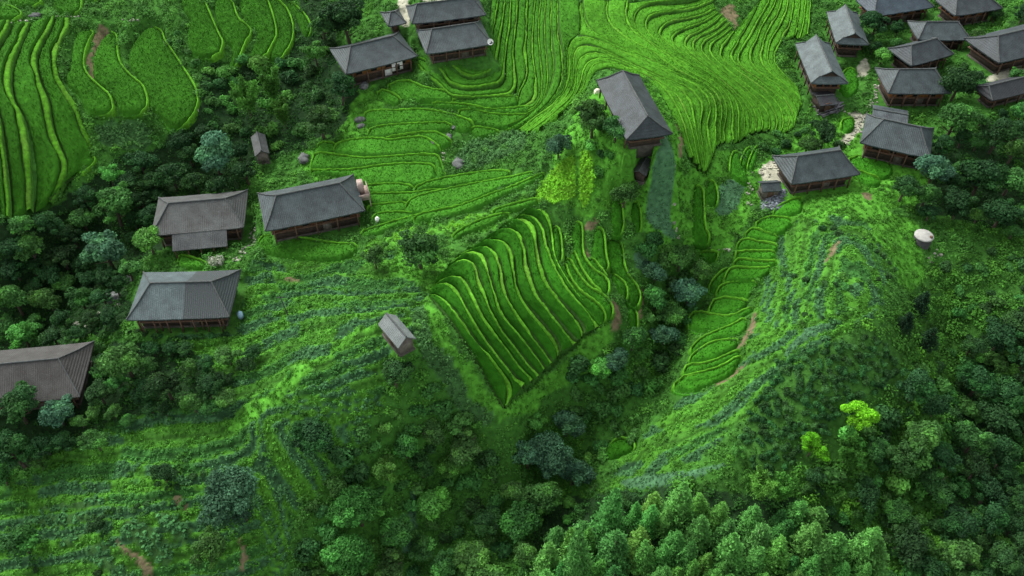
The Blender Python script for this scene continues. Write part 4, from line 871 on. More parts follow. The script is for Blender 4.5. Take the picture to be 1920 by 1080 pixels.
def put_tree(u, v, rpx, key, label, group=None, cat='tree', squash=1.0):
    cz = CZ.get(key, 1.25); dz = 3.0
    for _ in range(3): p = ground((u, v), dz); r = rpx / FPX * depth(p); dz = r * cz
    pr = PROTO[key][int(rng.integers(len(PROTO[key])))]
    if not pr[3]: root = pr[0]; pr[3] = True
    else:
        root = pr[0].copy(); COL.objects.link(root)
        for src in (pr[1], pr[2]):
            c = src.copy(); COL.objects.link(c); c.parent = root
        for k_ in ('group', 'label', 'category'):
            if k_ in root: del root[k_]
    root.location = (p[0], p[1], float(zt_at(p[0], p[1])) - .1); root.rotation_euler = (0, 0, rng.random() * 6.28)
    root.scale = (r * rng.uniform(.93, 1.07), r * rng.uniform(.93, 1.07), r * squash * (rng.uniform(.75, 1.3) if key == 'conifer' else rng.uniform(.85, 1.12)))
    root.rotation_euler[0] = rng.normal() * .05; root.rotation_euler[1] = rng.normal() * .05
    tag(root, label, cat, group); placed.append((u, v, rpx)); return root
def put_shrub(u, v, rpx, key, label, group=None, cat='shrub', squash=1.0):
    dz = .6
    for _ in range(3): p = ground((u, v), dz); r = rpx / FPX * depth(p); dz = r * .45
    pr = SHRUB[key][int(rng.integers(len(SHRUB[key])))]
    if not pr[1]: o = pr[0]; pr[1] = True
    else:
        o = pr[0].copy(); COL.objects.link(o)
        for k_ in ('group', 'label', 'category'):
            if k_ in o: del o[k_]
    o.location = (p[0], p[1], float(zt_at(p[0], p[1])) - .05); o.rotation_euler = (0, 0, rng.random() * 6.28)
    o.scale = (r, r * rng.uniform(.88, 1.12), r * squash * rng.uniform(.85, 1.15))
    tag(o, label, cat, group); placed.append((u, v, rpx)); return o
def fill(poly, n, r0, r1, keys, label, group, cat, sep=.75, shrub=True, squash=1.0, tries=40, others=True):
    poly = np.asarray(poly, float); lo, hi = poly.min(0), poly.max(0); mine = 0
    old = np.array([(a, b, c) for a, b, c in placed]) if others and placed else np.zeros((0, 3)); new = []
    for _ in range(n * tries):
        if mine >= n: break
        q = rng.uniform(lo, hi)
        if not inside(poly, q[None])[0]: continue
        r = rng.uniform(r0, r1)
        arr = np.vstack([old, np.array(new).reshape(-1, 3)])
        if len(arr) and (np.hypot(arr[:, 0] - q[0], arr[:, 1] - q[1]) < sep * (.5 * arr[:, 2] + .5 * r) * 1.6).any(): continue
        g = ground(q, .5)
        if min(in_rect(h, g[0], g[1], 0.0) for h in HOUSES) < r / FPX * depth(g) * .75: continue
        if attr_at(block, g[0], g[1]): continue
        key = keys[int(rng.integers(len(keys)))]; lb = label[key] if isinstance(label, dict) else label
        gp = group[key] if isinstance(group, dict) else group
        (put_shrub if shrub else put_tree)(q[0], q[1], r, key, lb, gp, cat, squash); new.append((q[0], q[1], r)); mine += 1
# ------------------------------------------------------------------ single trees, each told apart
TREES = [
 (650,35,46,'dark','broad dark tree at the top edge, left of the little cottage'),
 (603,45,28,'broad','mid-green tree left of the broad dark tree at the top edge'),
 (507,150,34,'bamboo','pale feathery bamboo clump above the narrow weathered shed'),
 (462,185,30,'bamboo','bamboo clump left of the pale feathery one above the weathered shed'),
 (530,205,26,'bamboo','drooping bamboo clump directly behind the narrow weathered shed'),
 (590,95,25,'light','fresh green tree on the slope below the top left terraces'),
 (640,172,32,'dark','round dark tree in front of the orange-walled house'),
 (600,222,36,'olive','rounded olive-green tree below the round dark tree by the orange-walled house'),
 (400,285,44,'bluish','big blue-green tree above the brownish-roofed house'),
 (338,262,24,'dark','small dark tree at the foot of the rounded large paddy'),
 (322,325,36,'dark','dark tree left of the big blue-green tree'),
 (262,300,28,'dark','dark blue-green tree at the right edge of the upper left terraces'),
 (205,330,22,'light','slim light green tree beside the end of the long left terraces'),
 (213,385,40,'broad','round mid-green tree left of the brownish roof'),
 (160,372,26,'dark','dark tree between the terrace end and the round mid-green tree'),
 (195,465,46,'bluish','big round blue-green tree left of the lean-to roof'),
 (150,405,28,'broad','leafy tree just above the big round blue-green tree on the left'),
 (98,420,32,'dark','dark tree below the long left terraces'),
 (55,465,32,'broad','mid-green tree near the left edge under the long terraces'),
 (283,462,30,'light','bright green tree touching the lower left corner of the brownish-roofed house'),
 (115,480,30,'dark','dark tree in the middle of the left gully'),
 (25,560,36,'broad','leafy tree at the left edge, level with the half-pale roof'),
 (90,560,32,'broad','mid-green tree in the left gully, level with the half-pale roof'),
 (150,560,26,'olive','olive tree left of the pale rocks by the half-pale roof'),
 (40,625,30,'light','light green tree above the rust-brown roof'),
 (232,672,44,'broad','big leafy tree right of the rust-brown roof'),
 (310,722,38,'dark','big dark tree in the clump below the half-pale roofed house'),
 (388,725,30,'dark','dark tree at the right end of the clump below the half-pale roofed house'),
 (352,690,24,'broad','mid-green tree at the back of the clump below the half-pale roofed house'),
 (265,730,30,'dark','dark tree between the big leafy tree and the big dark tree'),
 (185,735,28,'dark','dark tree in front of the right end of the rust-brown roof'),
 (318,655,17,'dark','small dark round tree below the front of the half-pale roofed house'),
 (35,770,44,'dark','large dark tree in front of the rust-brown roof at the left edge'),
 (105,772,34,'bluish','blue-green tree in front of the rust-brown roof'),
 (30,850,42,'dark','black-green tree at the left edge below the rust-brown roof'),
 (80,830,32,'dark','dark tree at the edge of the bean slope, right of the black-green tree'),
 (785,462,44,'olive','loose olive-green tree on the slope left of the rice fan'),
 (702,480,24,'olive','small olive tree left of the loose olive-green tree beside the rice fan'),
 (738,700,32,'dark','dark leafy tree below the small pale gabled shed'),
 (1112,222,36,'olive','olive-green tree left of the large knoll house'),
 (1152,268,30,'olive','mid-green tree under the left corner of the knoll house'),
 (1048,272,28,'bluish','blue-green tree at the right end of the corn patch'),
 (1172,362,28,'broad','leafy tree below the dull brown shed on the knoll'),
 (1548,250,28,'dark','dark tree behind the red-brown walled house by the courtyard'),
 (1515,268,24,'broad','mid-green tree behind the courtyard house, at the terrace foot'),
 (1790,222,40,'broad','large round tree right of the tilted grey-roofed house'),
 (1800,150,36,'dark','tall dark tree right of the mossy-streaked roof'),
 (1645,45,32,'dark','dark tree below the slate-blue roof'),
 (1655,105,20,'light','bright little tree between the end-on houses and the dark grey roof'),
 (1755,318,36,'bluish','blue-green tree below the right end of the tilted grey-roofed house'),
 (1870,255,34,'dark','dark tree near the right edge below the nearly black roof'),
 (1745,395,20,'dark','small dark tree just above the round water tank'),
 (1840,330,40,'dark','broad dark tree on the right hillside above the water tank'),
 (1900,330,36,'broad','mid-green tree at the right edge, level with the courtyard house'),
 (1800,380,34,'dark','dark tree right of and above the water tank'),
 (1880,395,36,'dark','lowest dark tree of the right hillside wood'),
 (1728,565,20,'spire','pointed dark conifer standing on the right flank of the right spur'),
 (1700,600,18,'spire','dark conifer left of the pointed one on the right spur'),
 (1742,632,22,'spire','dark conifer in front of the other dark conifers on the right spur'),
 (1035,850,46,'bigblue','large blue-green tree in the bottom of the central gully'),
 (990,855,32,'bluish','blue-green tree left of the large blue-green gully tree'),
 (1062,795,32,'bluish','blue-grey tree above the large blue-green gully tree'),
 (1075,885,36,'bluish','blue-green tree right of the large gully tree, beside the half-moon paddy'),
 (1003,792,20,'light','yellow-green tree among the blue-green gully trees'),
 (1015,930,40,'broad','spreading mid-green tree in front of the blue-green gully trees'),
 (970,915,30,'broad','leafy tree at the left end of the gully trees'),
 (443,930,66,'bigblue','very large grey-blue tree at the lower left above the cabbage rows'),
 (590,812,44,'dark','dark green tree beside the brown bank on the left spur'),
 (672,955,50,'biglight','large bright green tree at the bottom, right of the grass strip'),
 (650,1040,50,'biglight','large mid-green tree at the bottom edge under the bright green tree'),
 (390,1030,36,'broad','leafy tree at the bottom edge below the very large grey-blue tree'),
 (305,885,24,'dark','dark tree at the left end of the hedge bank on the lower left slope'),
 (178,978,20,'dark','lone small dark tree between cabbage beds'),
 (35,1010,40,'olive','olive tree in the lower left corner'),
 (1615,778,33,'limebamboo','vivid lime green bamboo clump on the right hillside'),
 (1525,830,30,'limebamboo','smaller lime green clump left of the vivid lime bamboo'),
 (1590,850,28,'bamboo','soft green bamboo clump below the two lime green clumps'),
 (1430,905,34,'bamboo','tall pale bamboo clump above the conifer wood'),
 (1475,915,30,'bamboo','pale bamboo clump right of the tall pale one above the conifer wood'),
 (1385,845,16,'light','small yellow-green tree at the edge of the bluish crop beds'),
 (1175,935,26,'dark','dark round tree left of the conifer wood at the lower centre'),
 (1530,890,24,'dark','dark round tree between the pale bamboo and the hillside'),
]
for u, v, r, k, lb in TREES: put_tree(u, v, r, k, lb, None, 'bamboo' if 'bamboo' in k else 'tree')
SHR = [(830,612,16,'lime','nothing')][:0]
# ------------------------------------------------------------------ woods and thickets whose members nothing tells apart
fill(t((1815,640),(1930,600),(1930,1090),(1830,1090)), 20, 26, 40, ['dark'], 'dark tree in the black-green wood along the lower right edge', 'dark trees along the lower right edge', 'tree', .8, False)  # dark crowns also paint in the dimming toward this edge
fill(t((1020,1000),(1180,930),(1300,930),(1400,950),(1500,940),(1600,980),(1650,1030),(1660,1090),(1010,1090)), 56, 19, 38, ['conifer'], 'light green conifer in the dense stand at the bottom right', 'conifers of the bottom right stand', 'tree', .72, False)
fill(t((1010,960),(1200,920),(1420,920),(1660,1000),(1660,1090),(1010,1090)), 14, 26, 40, ['bamboo'], 'feathery light bamboo clump among the conifers at the bottom right', 'bamboo clumps among the bottom conifers', 'bamboo', .9, False)
fill(t((1110,690),(1240,640),(1300,560),(1330,500),(1290,480),(1215,500),(1200,620)), 12, 24, 36, ['broad', 'light', 'broad', 'bluish'], {'broad': 'mid-green tree rising from the stream thicket', 'light': 'light green tree rising from the stream thicket', 'bluish': 'blue-green tree rising from the stream thicket'}, {'broad': 'mid-green trees of the stream thicket', 'light': 'light trees of the stream thicket', 'bluish': 'blue-green trees of the stream thicket'}, 'tree', .9, False)
fill(t((700,800),(900,800),(960,900),(1010,1010),(1010,1090),(700,1090)), 16, 26, 44, ['broad', 'light', 'olive', 'dark'], {'broad': 'mid-green tree on the bushy slope at the bottom centre', 'light': 'light green tree on the bushy slope at the bottom centre', 'olive': 'olive tree on the bushy slope at the bottom centre', 'dark': 'dark tree on the bushy slope at the bottom centre'}, {'broad': 'mid-green trees at the bottom centre', 'light': 'light trees at the bottom centre', 'olive': 'olive trees at the bottom centre', 'dark': 'dark trees at the bottom centre'}, 'tree', .9, False)
fill(t((1580,880),(1680,720),(1830,680),(1840,1090),(1680,1090),(1600,980)), 14, 26, 44, ['broad', 'olive', 'dark'], {'broad': 'mid-green tree standing out of the lower right hillside scrub', 'olive': 'olive tree standing out of the lower right hillside scrub', 'dark': 'dark tree standing out of the lower right hillside scrub'}, {'broad': 'mid-green trees of the lower right hillside', 'olive': 'olive trees of the lower right hillside', 'dark': 'dark trees of the lower right hillside scrub'}, 'tree', .9, False)
fill(t((1385,800),(1470,660),(1640,625),(1700,690),(1610,765),(1540,815),(1500,860),(1420,900)), 135, 9, 14, ['tea'], 'small round dark bush in the planted patch on the right spur', 'round bushes planted on the right spur', 'bush', .62, True)
fill(t((1560,860),(1660,700),(1760,680),(1930,640),(1930,1090),(1660,1090),(1640,1000),(1500,930)), 90, 16, 40, ['darkshrub', 'shrub', 'shrub', 'lightshrub'], {'darkshrub': 'dark shrub on the lower right hillside', 'shrub': 'mid-green shrub on the lower right hillside', 'lightshrub': 'light green shrub on the lower right hillside'}, {'darkshrub': 'dark shrubs of the lower right hillside', 'shrub': 'mid-green shrubs of the lower right hillside', 'lightshrub': 'light shrubs of the lower right hillside'}, 'shrub', .7)
fill(t((1760,480),(1930,430),(1930,640),(1760,700),(1780,560)), 16, 12, 22, ['darkshrub', 'shrub'], {'darkshrub': 'dark shrub on the right-hand valley side below the water tank', 'shrub': 'green shrub on the right-hand valley side below the water tank'}, {'darkshrub': 'dark shrubs below the water tank', 'shrub': 'green shrubs below the water tank'}, 'shrub', .8)
fill(t((1205,430),(1290,480),(1325,560),(1270,660),(1220,735),(1105,790),(1045,740),(1100,665),(1200,640),(1210,540)), 48, 18, 32, ['shrub', 'darkshrub', 'shrub', 'lightshrub', 'shrub'], {'shrub': 'mid-green shrub in the thicket between the rice fan and the stream', 'darkshrub': 'dark shrub in the thicket between the rice fan and the stream', 'lightshrub': 'light shrub in the thicket between the rice fan and the stream'}, {'shrub': 'mid-green shrubs of the stream thicket', 'darkshrub': 'dark shrubs of the stream thicket', 'lightshrub': 'light shrubs of the stream thicket'}, 'shrub', .7)
fill(t((1120,800),(1200,760),(1250,770),(1120,880),(1100,960),(1180,960),(1100,1000),(1000,980)), 12, 13, 22, ['shrub', 'lightshrub'], {'shrub': 'green shrub around the half-moon paddy', 'lightshrub': 'light shrub around the half-moon paddy'}, {'shrub': 'green shrubs around the half-moon paddy', 'lightshrub': 'light shrubs around the half-moon paddy'}, 'shrub', .8)
fill(t((690,790),(820,720),(900,800),(960,900),(1010,1010),(1010,1090),(560,1090),(590,880)), 44, 17, 38, ['shrub', 'darkshrub', 'lightshrub', 'shrub', 'shrub'], {'shrub': 'mid-green shrub on the slope at the bottom centre', 'darkshrub': 'dark shrub on the slope at the bottom centre', 'lightshrub': 'light shrub on the slope at the bottom centre'}, {'shrub': 'mid-green shrubs at the bottom centre', 'darkshrub': 'dark shrubs at the bottom centre', 'lightshrub': 'light shrubs at the bottom centre'}, 'shrub', .8)
fill(t((0,430),(130,385),(200,320),(330,270),(380,240),(480,300),(460,350),(290,370),(285,430),(330,480),(250,500),(240,560),(170,640),(0,640)), 36, 18, 30, ['dark', 'broad', 'dark'], {'dark': 'dark tree filling the wooded gully at the left', 'broad': 'mid-green tree filling the wooded gully at the left'}, {'dark': 'dark trees of the left gully', 'broad': 'mid-green trees of the left gully'}, 'tree', .8, False)
fill(t((385,120),(560,110),(620,60),(640,150),(600,200),(560,270),(480,300),(440,240),(380,240)), 26, 14, 26, ['shrub', 'darkshrub', 'lightshrub'], {'shrub': 'mid-green shrub on the bank between the upper left terraces and the houses', 'darkshrub': 'dark shrub on the bank between the upper left terraces and the houses', 'lightshrub': 'light shrub on the bank between the upper left terraces and the houses'}, {'shrub': 'mid-green shrubs of the upper left bank', 'darkshrub': 'dark shrubs of the upper left bank', 'lightshrub': 'light shrubs of the upper left bank'}, 'shrub', .8)
fill(t((300,60),(340,20),(370,120),(400,190),(370,240),(350,120)), 8, 8, 14, ['shrub'], 'small shrub along the rim of the big rounded paddy', 'shrubs along the big rounded paddy', 'shrub', .8)
fill(t((140,640),(260,640),(430,660),(480,640),(430,760),(240,790),(130,860),(0,900),(0,720)), 24, 16, 28, ['dark', 'broad'], {'dark': 'dark tree in the wood below the rust-brown roof', 'broad': 'mid-green tree in the wood below the rust-brown roof'}, {'dark': 'dark trees below the rust-brown roof', 'broad': 'mid-green trees below the rust-brown roof'}, 'tree', .85, False)
fill(t((1690,300),(1780,260),(1920,230),(1930,430),(1800,420),(1700,380)), 20, 20, 32, ['dark', 'broad', 'dark'], {'dark': 'dark tree in the wood right of the hamlet', 'broad': 'mid-green tree in the wood right of the hamlet'}, {'dark': 'dark trees right of the hamlet', 'broad': 'mid-green trees right of the hamlet'}, 'tree', .8, False)
fill(t((1600,60),(1700,50),(1930,0),(1930,230),(1780,260),(1780,120),(1640,120)), 22, 14, 24, ['dark', 'broad'], {'dark': 'dark tree squeezed between the roofs of the hamlet', 'broad': 'mid-green tree squeezed between the roofs of the hamlet'}, {'dark': 'dark trees among the hamlet roofs', 'broad': 'mid-green trees among the hamlet roofs'}, 'tree', .9, False)
fill(t((1080,200),(1130,190),(1180,300),(1230,340),(1180,390),(1125,330),(1110,270)), 10, 12, 20, ['shrub', 'lightshrub', 'darkshrub'], {'shrub': 'mid-green shrub on the knoll slope below the large house', 'lightshrub': 'light shrub on the knoll slope below the large house', 'darkshrub': 'dark shrub on the knoll slope below the large house'}, {'shrub': 'mid-green shrubs of the knoll', 'lightshrub': 'light shrubs of the knoll', 'darkshrub': 'dark shrubs of the knoll'}, 'shrub', .75)
fill(t((1390,290),(1480,240),(1560,220),(1580,270),(1440,285)), 10, 10, 18, ['shrub', 'darkshrub'], {'shrub': 'green shrub at the foot of the terraces behind the courtyard house', 'darkshrub': 'dark shrub at the foot of the terraces behind the courtyard house'}, {'shrub': 'green shrubs behind the courtyard house', 'darkshrub': 'dark shrubs behind the courtyard house'}, 'shrub', .8)
fill(t((1480,440),(1640,410),(1690,470),(1660,600),(1560,660),(1440,640),(1450,540)), 10, 7, 13, ['shrub', 'lightshrub'], {'shrub': 'small green shrub among the garden rows of the right spur', 'lightshrub': 'small light shrub among the garden rows of the right spur'}, {'shrub': 'small green shrubs of the right spur gardens', 'lightshrub': 'small light shrubs of the right spur gardens'}, 'shrub', .9)
fill(t((30,930),(200,860),(420,790),(480,640),(700,640),(640,760),(540,900),(420,1080),(60,1080)), 14, 7, 15, ['shrub', 'lightshrub', 'darkshrub'], {'shrub': 'small green shrub among the crop strips of the left spur', 'lightshrub': 'small light shrub among the crop strips of the left spur', 'darkshrub': 'small dark shrub among the crop strips of the left spur'}, {'shrub': 'small green shrubs of the left spur', 'lightshrub': 'small light shrubs of the left spur', 'darkshrub': 'small dark shrubs of the left spur'}, 'shrub', .9)
def hedge(line, rpx, key, label, group, step=1.5):
    Ln = resample(chaikin(np.asarray(line, float), 2), max(3, int(plen(np.asarray(line, float)) / (rpx * step))))
    for q in Ln:
        q = q + rng.normal(size=2) * rpx * .25; put_shrub(q[0], q[1], rpx * rng.uniform(.7, 1.25), key, label, group, 'shrub', .95)
HL, HGp = 'small dark shrub in one of the hedge lines curving over the right spur', 'hedge shrubs of the right spur'
for ln in (q6((800,190),(900,215),(990,250),(1080,300),(1150,370),(1190,430)), q6((590,450),(720,478),(860,512)), q6((950,530),(1060,490),(1155,462)), q6((590,635),(720,690),(890,722))): hedge(ln, 9, 'darkshrub', HL, HGp)
HL2, HG2 = 'small dark shrub in the hedge banks of the lower left crop slope', 'hedge shrubs of the lower left slope'
for ln in (q7((590,705),(740,695),(870,645),(960,560)), q7((870,480),(960,500),(1080,500),(1190,480)), t((205,560),(208,600),(245,632),(330,640),(420,625))): hedge(ln, 9, 'darkshrub', HL2, HG2)
for lst in list(PROTO.values()):
    for pr in lst:
        if not pr[3]:
            for o in pr[:3][::-1]: bpy.data.objects.remove(o)
for lst in SHRUB.values():
    for pr in lst:
        if not pr[1]: bpy.data.objects.remove(pr[0])
# ------------------------------------------------------------------ houses
def roofmat(name, c, c2, patch=None):
    m = bpy.data.materials.new('roof_' + name); m.use_nodes = True; N = m.node_tree.nodes; L = m.node_tree.links
    b = N['Principled BSDF']; b.inputs['Roughness'].default_value = .62; b.inputs['Specular IOR Level'].default_value = .35
    tc = N.new('ShaderNodeTexCoord')
    n1 = N.new('ShaderNodeTexNoise'); n1.inputs['Scale'].default_value = .55; n1.inputs['Detail'].default_value = 8; n1.inputs['Roughness'].default_value = .65
    n2 = N.new('ShaderNodeTexNoise'); n2.inputs['Scale'].default_value = 7; n2.inputs['Detail'].default_value = 3
    L.new(tc.outputs['Object'], n1.inputs['Vector']); L.new(tc.outputs['Object'], n2.inputs['Vector'])
    r = N.new('ShaderNodeMapRange'); r.inputs['From Min'].default_value = .38; r.inputs['From Max'].default_value = .66; L.new(n1.outputs['Fac'], r.inputs['Value'])
    mx = N.new('ShaderNodeMix'); mx.data_type = 'RGBA'; mx.inputs['A'].default_value = (*c, 1); mx.inputs['B'].default_value = (*c2, 1); L.new(r.outputs['Result'], mx.inputs['Factor'])
    out = mx.outputs['Result']
    if patch:
        sx = N.new('ShaderNodeSeparateXYZ'); L.new(tc.outputs['Object'], sx.inputs[0]); gt = N.new('ShaderNodeMath'); gt.operation = 'GREATER_THAN'; gt.inputs[1].default_value = patch[0]
        L.new(sx.outputs['X'], gt.inputs[0]); m2 = N.new('ShaderNodeMix'); m2.data_type = 'RGBA'; m2.inputs['B'].default_value = (*patch[1], 1)
        L.new(gt.outputs[0], m2.inputs['Factor']); L.new(out, m2.inputs['A']); out = m2.outputs['Result']
    r2 = N.new('ShaderNodeMapRange'); r2.inputs['From Min'].default_value = .3; r2.inputs['From Max'].default_value = .7; r2.inputs['To Min'].default_value = .72; r2.inputs['To Max'].default_value = 1.3
    L.new(n2.outputs['Fac'], r2.inputs['Value']); sc = N.new('ShaderNodeVectorMath'); sc.operation = 'SCALE'; L.new(out, sc.inputs[0]); L.new(r2.outputs['Result'], sc.inputs['Scale'])
    # scattered pale slates and lichen
    v = N.new('ShaderNodeTexVoronoi'); v.inputs['Scale'].default_value = 2.6; L.new(tc.outputs['Object'], v.inputs['Vector'])
    lt = N.new('ShaderNodeMath'); lt.operation = 'LESS_THAN'; lt.inputs[1].default_value = .10; L.new(v.outputs['Distance'], lt.inputs[0])
    m3 = N.new('ShaderNodeMix'); m3.data_type = 'RGBA'; m3.inputs['B'].default_value = (.11, .125, .12, 1); mf = N.new('ShaderNodeMath'); mf.operation = 'MULTIPLY'; mf.inputs[1].default_value = .55
    L.new(lt.outputs[0], mf.inputs[0]); L.new(mf.outputs[0], m3.inputs['Factor']); L.new(sc.outputs['Vector'], m3.inputs['A'])
    L.new(m3.outputs['Result'], b.inputs['Base Color'])
    bw = N.new('ShaderNodeTexWave'); bw.bands_direction = 'X'; bw.inputs['Scale'].default_value = 1.1; bw.inputs['Distortion'].default_value = .8; L.new(tc.outputs['Object'], bw.inputs['Vector'])
    ad = N.new('ShaderNodeMath'); ad.operation = 'MULTIPLY_ADD'; ad.inputs[1].default_value = .45; L.new(bw.outputs['Fac'], ad.inputs[0]); L.new(n2.outputs['Fac'], ad.inputs[2])
    bp = N.new('ShaderNodeBump'); bp.inputs['Strength'].default_value = .55; bp.inputs['Distance'].default_value = .11; L.new(ad.outputs[0], bp.inputs['Height']); L.new(bp.outputs['Normal'], b.inputs['Normal'])
    return m
ROOF = {'hutgrey': roofmat('hut_grey', (.105, .122, .118), (.16, .18, .172)), 'grey': roofmat('grey', (0.019, 0.028, 0.029), (0.042, 0.059, 0.061)), 'darkgrey': roofmat('dark_grey', (0.015, 0.021, 0.023), (0.035, 0.047, 0.051)),
        'palegrey': roofmat('pale_grey', (0.037, 0.052, 0.053), (0.074, 0.101, 0.101)), 'patchgrey': roofmat('patched', (0.033, 0.050, 0.051), (0.067, 0.097, 0.099), (.6, (0.022, 0.031, 0.031))),
        'brown': roofmat('brown', (0.031, 0.033, 0.030), (0.059, 0.068, 0.064)), 'rust': roofmat('rust', (0.024, 0.023, 0.020), (0.046, 0.046, 0.042)), 'dullbrown': roofmat('dull_brown', (0.033, 0.037, 0.036), (0.067, 0.077, 0.074)),
        'blue': roofmat('slate_blue', (0.021, 0.033, 0.043), (0.039, 0.061, 0.074)), 'black': roofmat('black', (0.009, 0.010, 0.012), (0.022, 0.028, 0.030)), 'slab': roofmat('slab', (0.023, 0.031, 0.034), (0.067, 0.086, 0.092))}
WALL = {'darkwood': mat('dark_timber', (.060, .042, .030), (.028, .02, .016), 2.5, .9, bump=.6, bscale=4, wave=('X', 2.0, .8)), 'redwood': mat('red_timber', (.15, .062, .028), (.07, .032, .018), 2.5, .85, bump=.6, bscale=4, wave=('X', 2.0, .8)),
        'orangewood': mat('orange_timber', (.30, .125, .035), (.17, .07, .022), 2.5, .8, bump=.6, bscale=4, wave=('X', 2.0, .8)), 'palewood': mat('pale_timber', (.17, .15, .125), (.10, .085, .07), 2.5, .9, bump=.6, bscale=4, wave=('X', 2.0, .8))}
M['stone'] = mat('stone', (.075, .068, .055), (.032, .03, .025), 1.6, .95, bump=.8, bscale=4)
M['glass'] = mat('window_dark', (.010, .011, .012), (.016, .017, .018), 3, .25, spec=.5)
M['trim'] = mat('trim_timber', (.11, .065, .04), (.06, .038, .025), 3, .9)
M['cap'] = mat('ridge_tile', (.075, .085, .08), (.04, .045, .045), 2.5, .8, bump=.5)
M['white'] = mat('white_paint', (.74, .74, .71), (.62, .62, .6), 2, .6)
M['pink'] = mat('pinkish_render', (.34, .27, .235), (.26, .20, .17), 2, .8)
for h in HOUSES:
    a, b, R, wh = h['a'], h['b'], h['rise'], h['wh']
    root = empty(h['n'], (h['ctr'][0], h['ctr'][1], h['z']), h['yaw']); tag(root, h['label'], h['n'] if h['n'] != 'farmhouse' else 'house')
    hip = h.get('hip', .6); gable = h.get('gable'); xie = h.get('xie')
    over = 1.25 if not gable else .35; E = wh
    rf = MB()
    top = np.array
    if gable:
        for sgn in (-1, 1):
            rows = np.array([[(-a, sgn * b, E), (a, sgn * b, E)], [(-a, sgn * b * .5, E + R * .47), (a, sgn * b * .5, E + R * .47)], [(-a, 0, E + R), (a, 0, E + R)]])
            n_ = 10; G = np.stack([rows[:, 0] * (1 - s) + rows[:, 1] * s for s in np.linspace(0, 1, n_)], 1); G[..., 2] += (rng.random(G.shape[:2]) - .5) * .05
            G[-1, :, 2] = E + R
            rf.grid(G); rf.grid(G - [0, 0, .14]); rf.add(np.vstack([G[0], G[0] - [0, 0, .14]]), [[k, k + 1, k + 1 + n_, k + n_] for k in range(n_ - 1)])
            for e in (0, -1): rf.add(np.vstack([G[:, e], G[:, e] - [0, 0, .14]]), [[k, k + 1, k + 4, k + 3] for k in range(2)])
        ridge = [(-a, 0, E + R + .03), (a, 0, E + R + .03)]; hips = []
    else:
        cx = a - hip * b; u, zm = .46, R * .40
        n_ = 14; fl = .14
        def ring(f, z, k):
            hx = a - (a - cx) * f if not xie or f < .5 else a - (a - cx) * .55; return hx, b * (1 - f), z
        R0 = (a, b, E); R1 = (a - (a - cx) * u, b * (1 - u), E + zm); R2 = (cx, 0, E + R)
        if xie: R2 = (a - (a - cx) * u + .45, 0, E + R); 
        eu = lambda s: fl * np.abs(2 * s - 1) ** 4
        s = np.linspace(0, 1, n_)
        for sgn in (-1, 1):
            rows = []
            for (hx, hy, z), upw in ((R0, 1), (R1, .25), (R2, 0)):
                x = -hx + 2 * hx * s; rows.append(np.c_[x, np.full(n_, sgn * hy), z + eu(s) * upw + (rng.random(n_) - .5) * .06 * (hy > 0)])
            G = np.stack(rows); rf.grid(G); rf.grid(G - [0, 0, .2])
            rf.add(np.vstack([G[0], G[0] - [0, 0, .2]]), [[k, k + 1, k + 1 + n_, k + n_] for k in range(n_ - 1)])
            rows = []
            for (hx, hy, z), upw in ((R0, 1), (R1, .25)) + (() if xie else ((R2, 0),)):
                y = -hy + 2 * hy * s; rows.append(np.c_[np.full(n_, sgn * hx), y, z + eu(s) * upw])
            G = np.stack(rows); rf.grid(G); rf.grid(G - [0, 0, .2])
            rf.add(np.vstack([G[0], G[0] - [0, 0, .2]]), [[k, k + 1, k + 1 + n_, k + n_] for k in range(n_ - 1)])
        ridge = [(-R2[0], 0, E + R + .05), (R2[0], 0, E + R + .05)]
        hips = [[(sx * a, sy * b, E + fl + .05), (sx * R1[0], sy * R1[1], R1[2] + .12)] + ([] if xie else [(sx * R2[0], 0, E + R + .05)]) for sx in (-1, 1) for sy in (-1, 1)]
    roof = rf.build('roof', ROOF[h['roof']], root)
    cm = MB(); cm.tube(np.array([np.array(ridge[0]) * (1 - s) + np.array(ridge[1]) * s for s in np.linspace(0, 1, 6)]), .13, 6); cm.build('ridge_cap', M['cap'], roof)
    for hp in hips:
        cm = MB(); cm.tube(np.array(hp), .10, 5); cm.build('hip_ridge', M['cap'], roof)
    if xie:
        for sg in (-1, 1):
            gm = MB(); gx_ = sg * (R1[0] - .02); gm.add([(gx_, -R1[1] * .96, R1[2] - .1), (gx_, R1[1] * .96, R1[2] - .1), (gx_, 0, E + R - .12), (gx_ - sg * .12, -R1[1] * .96, R1[2] - .1), (gx_ - sg * .12, R1[1] * .96, R1[2] - .1), (gx_ - sg * .12, 0, E + R - .12)], [[0, 1, 2], [3, 5, 4]]); gm.build('gable', WALL['darkwood'], root)
    wa, wb = a - over, b - over
    st = MB(); st.box((0, 0, -.75), (2 * wa + .3, 2 * wb + .3, 2.1)); st.build('foundation', M['stone'], root)
    zt_ = E + .02
    wl = MB()
    lo = .3; mid = .3 + (E - .3) * .5
    if not gable and h['n'] == 'farmhouse':
        wl.box((0, 0, (lo + mid) / 2), (2 * wa, 2 * wb, mid - lo)); wl.build('lower_wall', WALL['darkwood'], root)
        up = MB(); up.box((0, 0, (mid + zt_) / 2), (2 * wa + .5, 2 * wb + .5, zt_ - mid)); up.build('upper_wall', WALL[h['wall']], root)
        fl_ = MB(); fl_.box((0, 0, mid), (2 * wa + .9, 2 * wb + .9, .16)); fl_.build('floor_band', M['trim'], root)
        wx = wa + .25; wy = wb + .25; zw = mid + (E - mid) * .5; nwin = max(3, int(wa * 2 / 2.6))
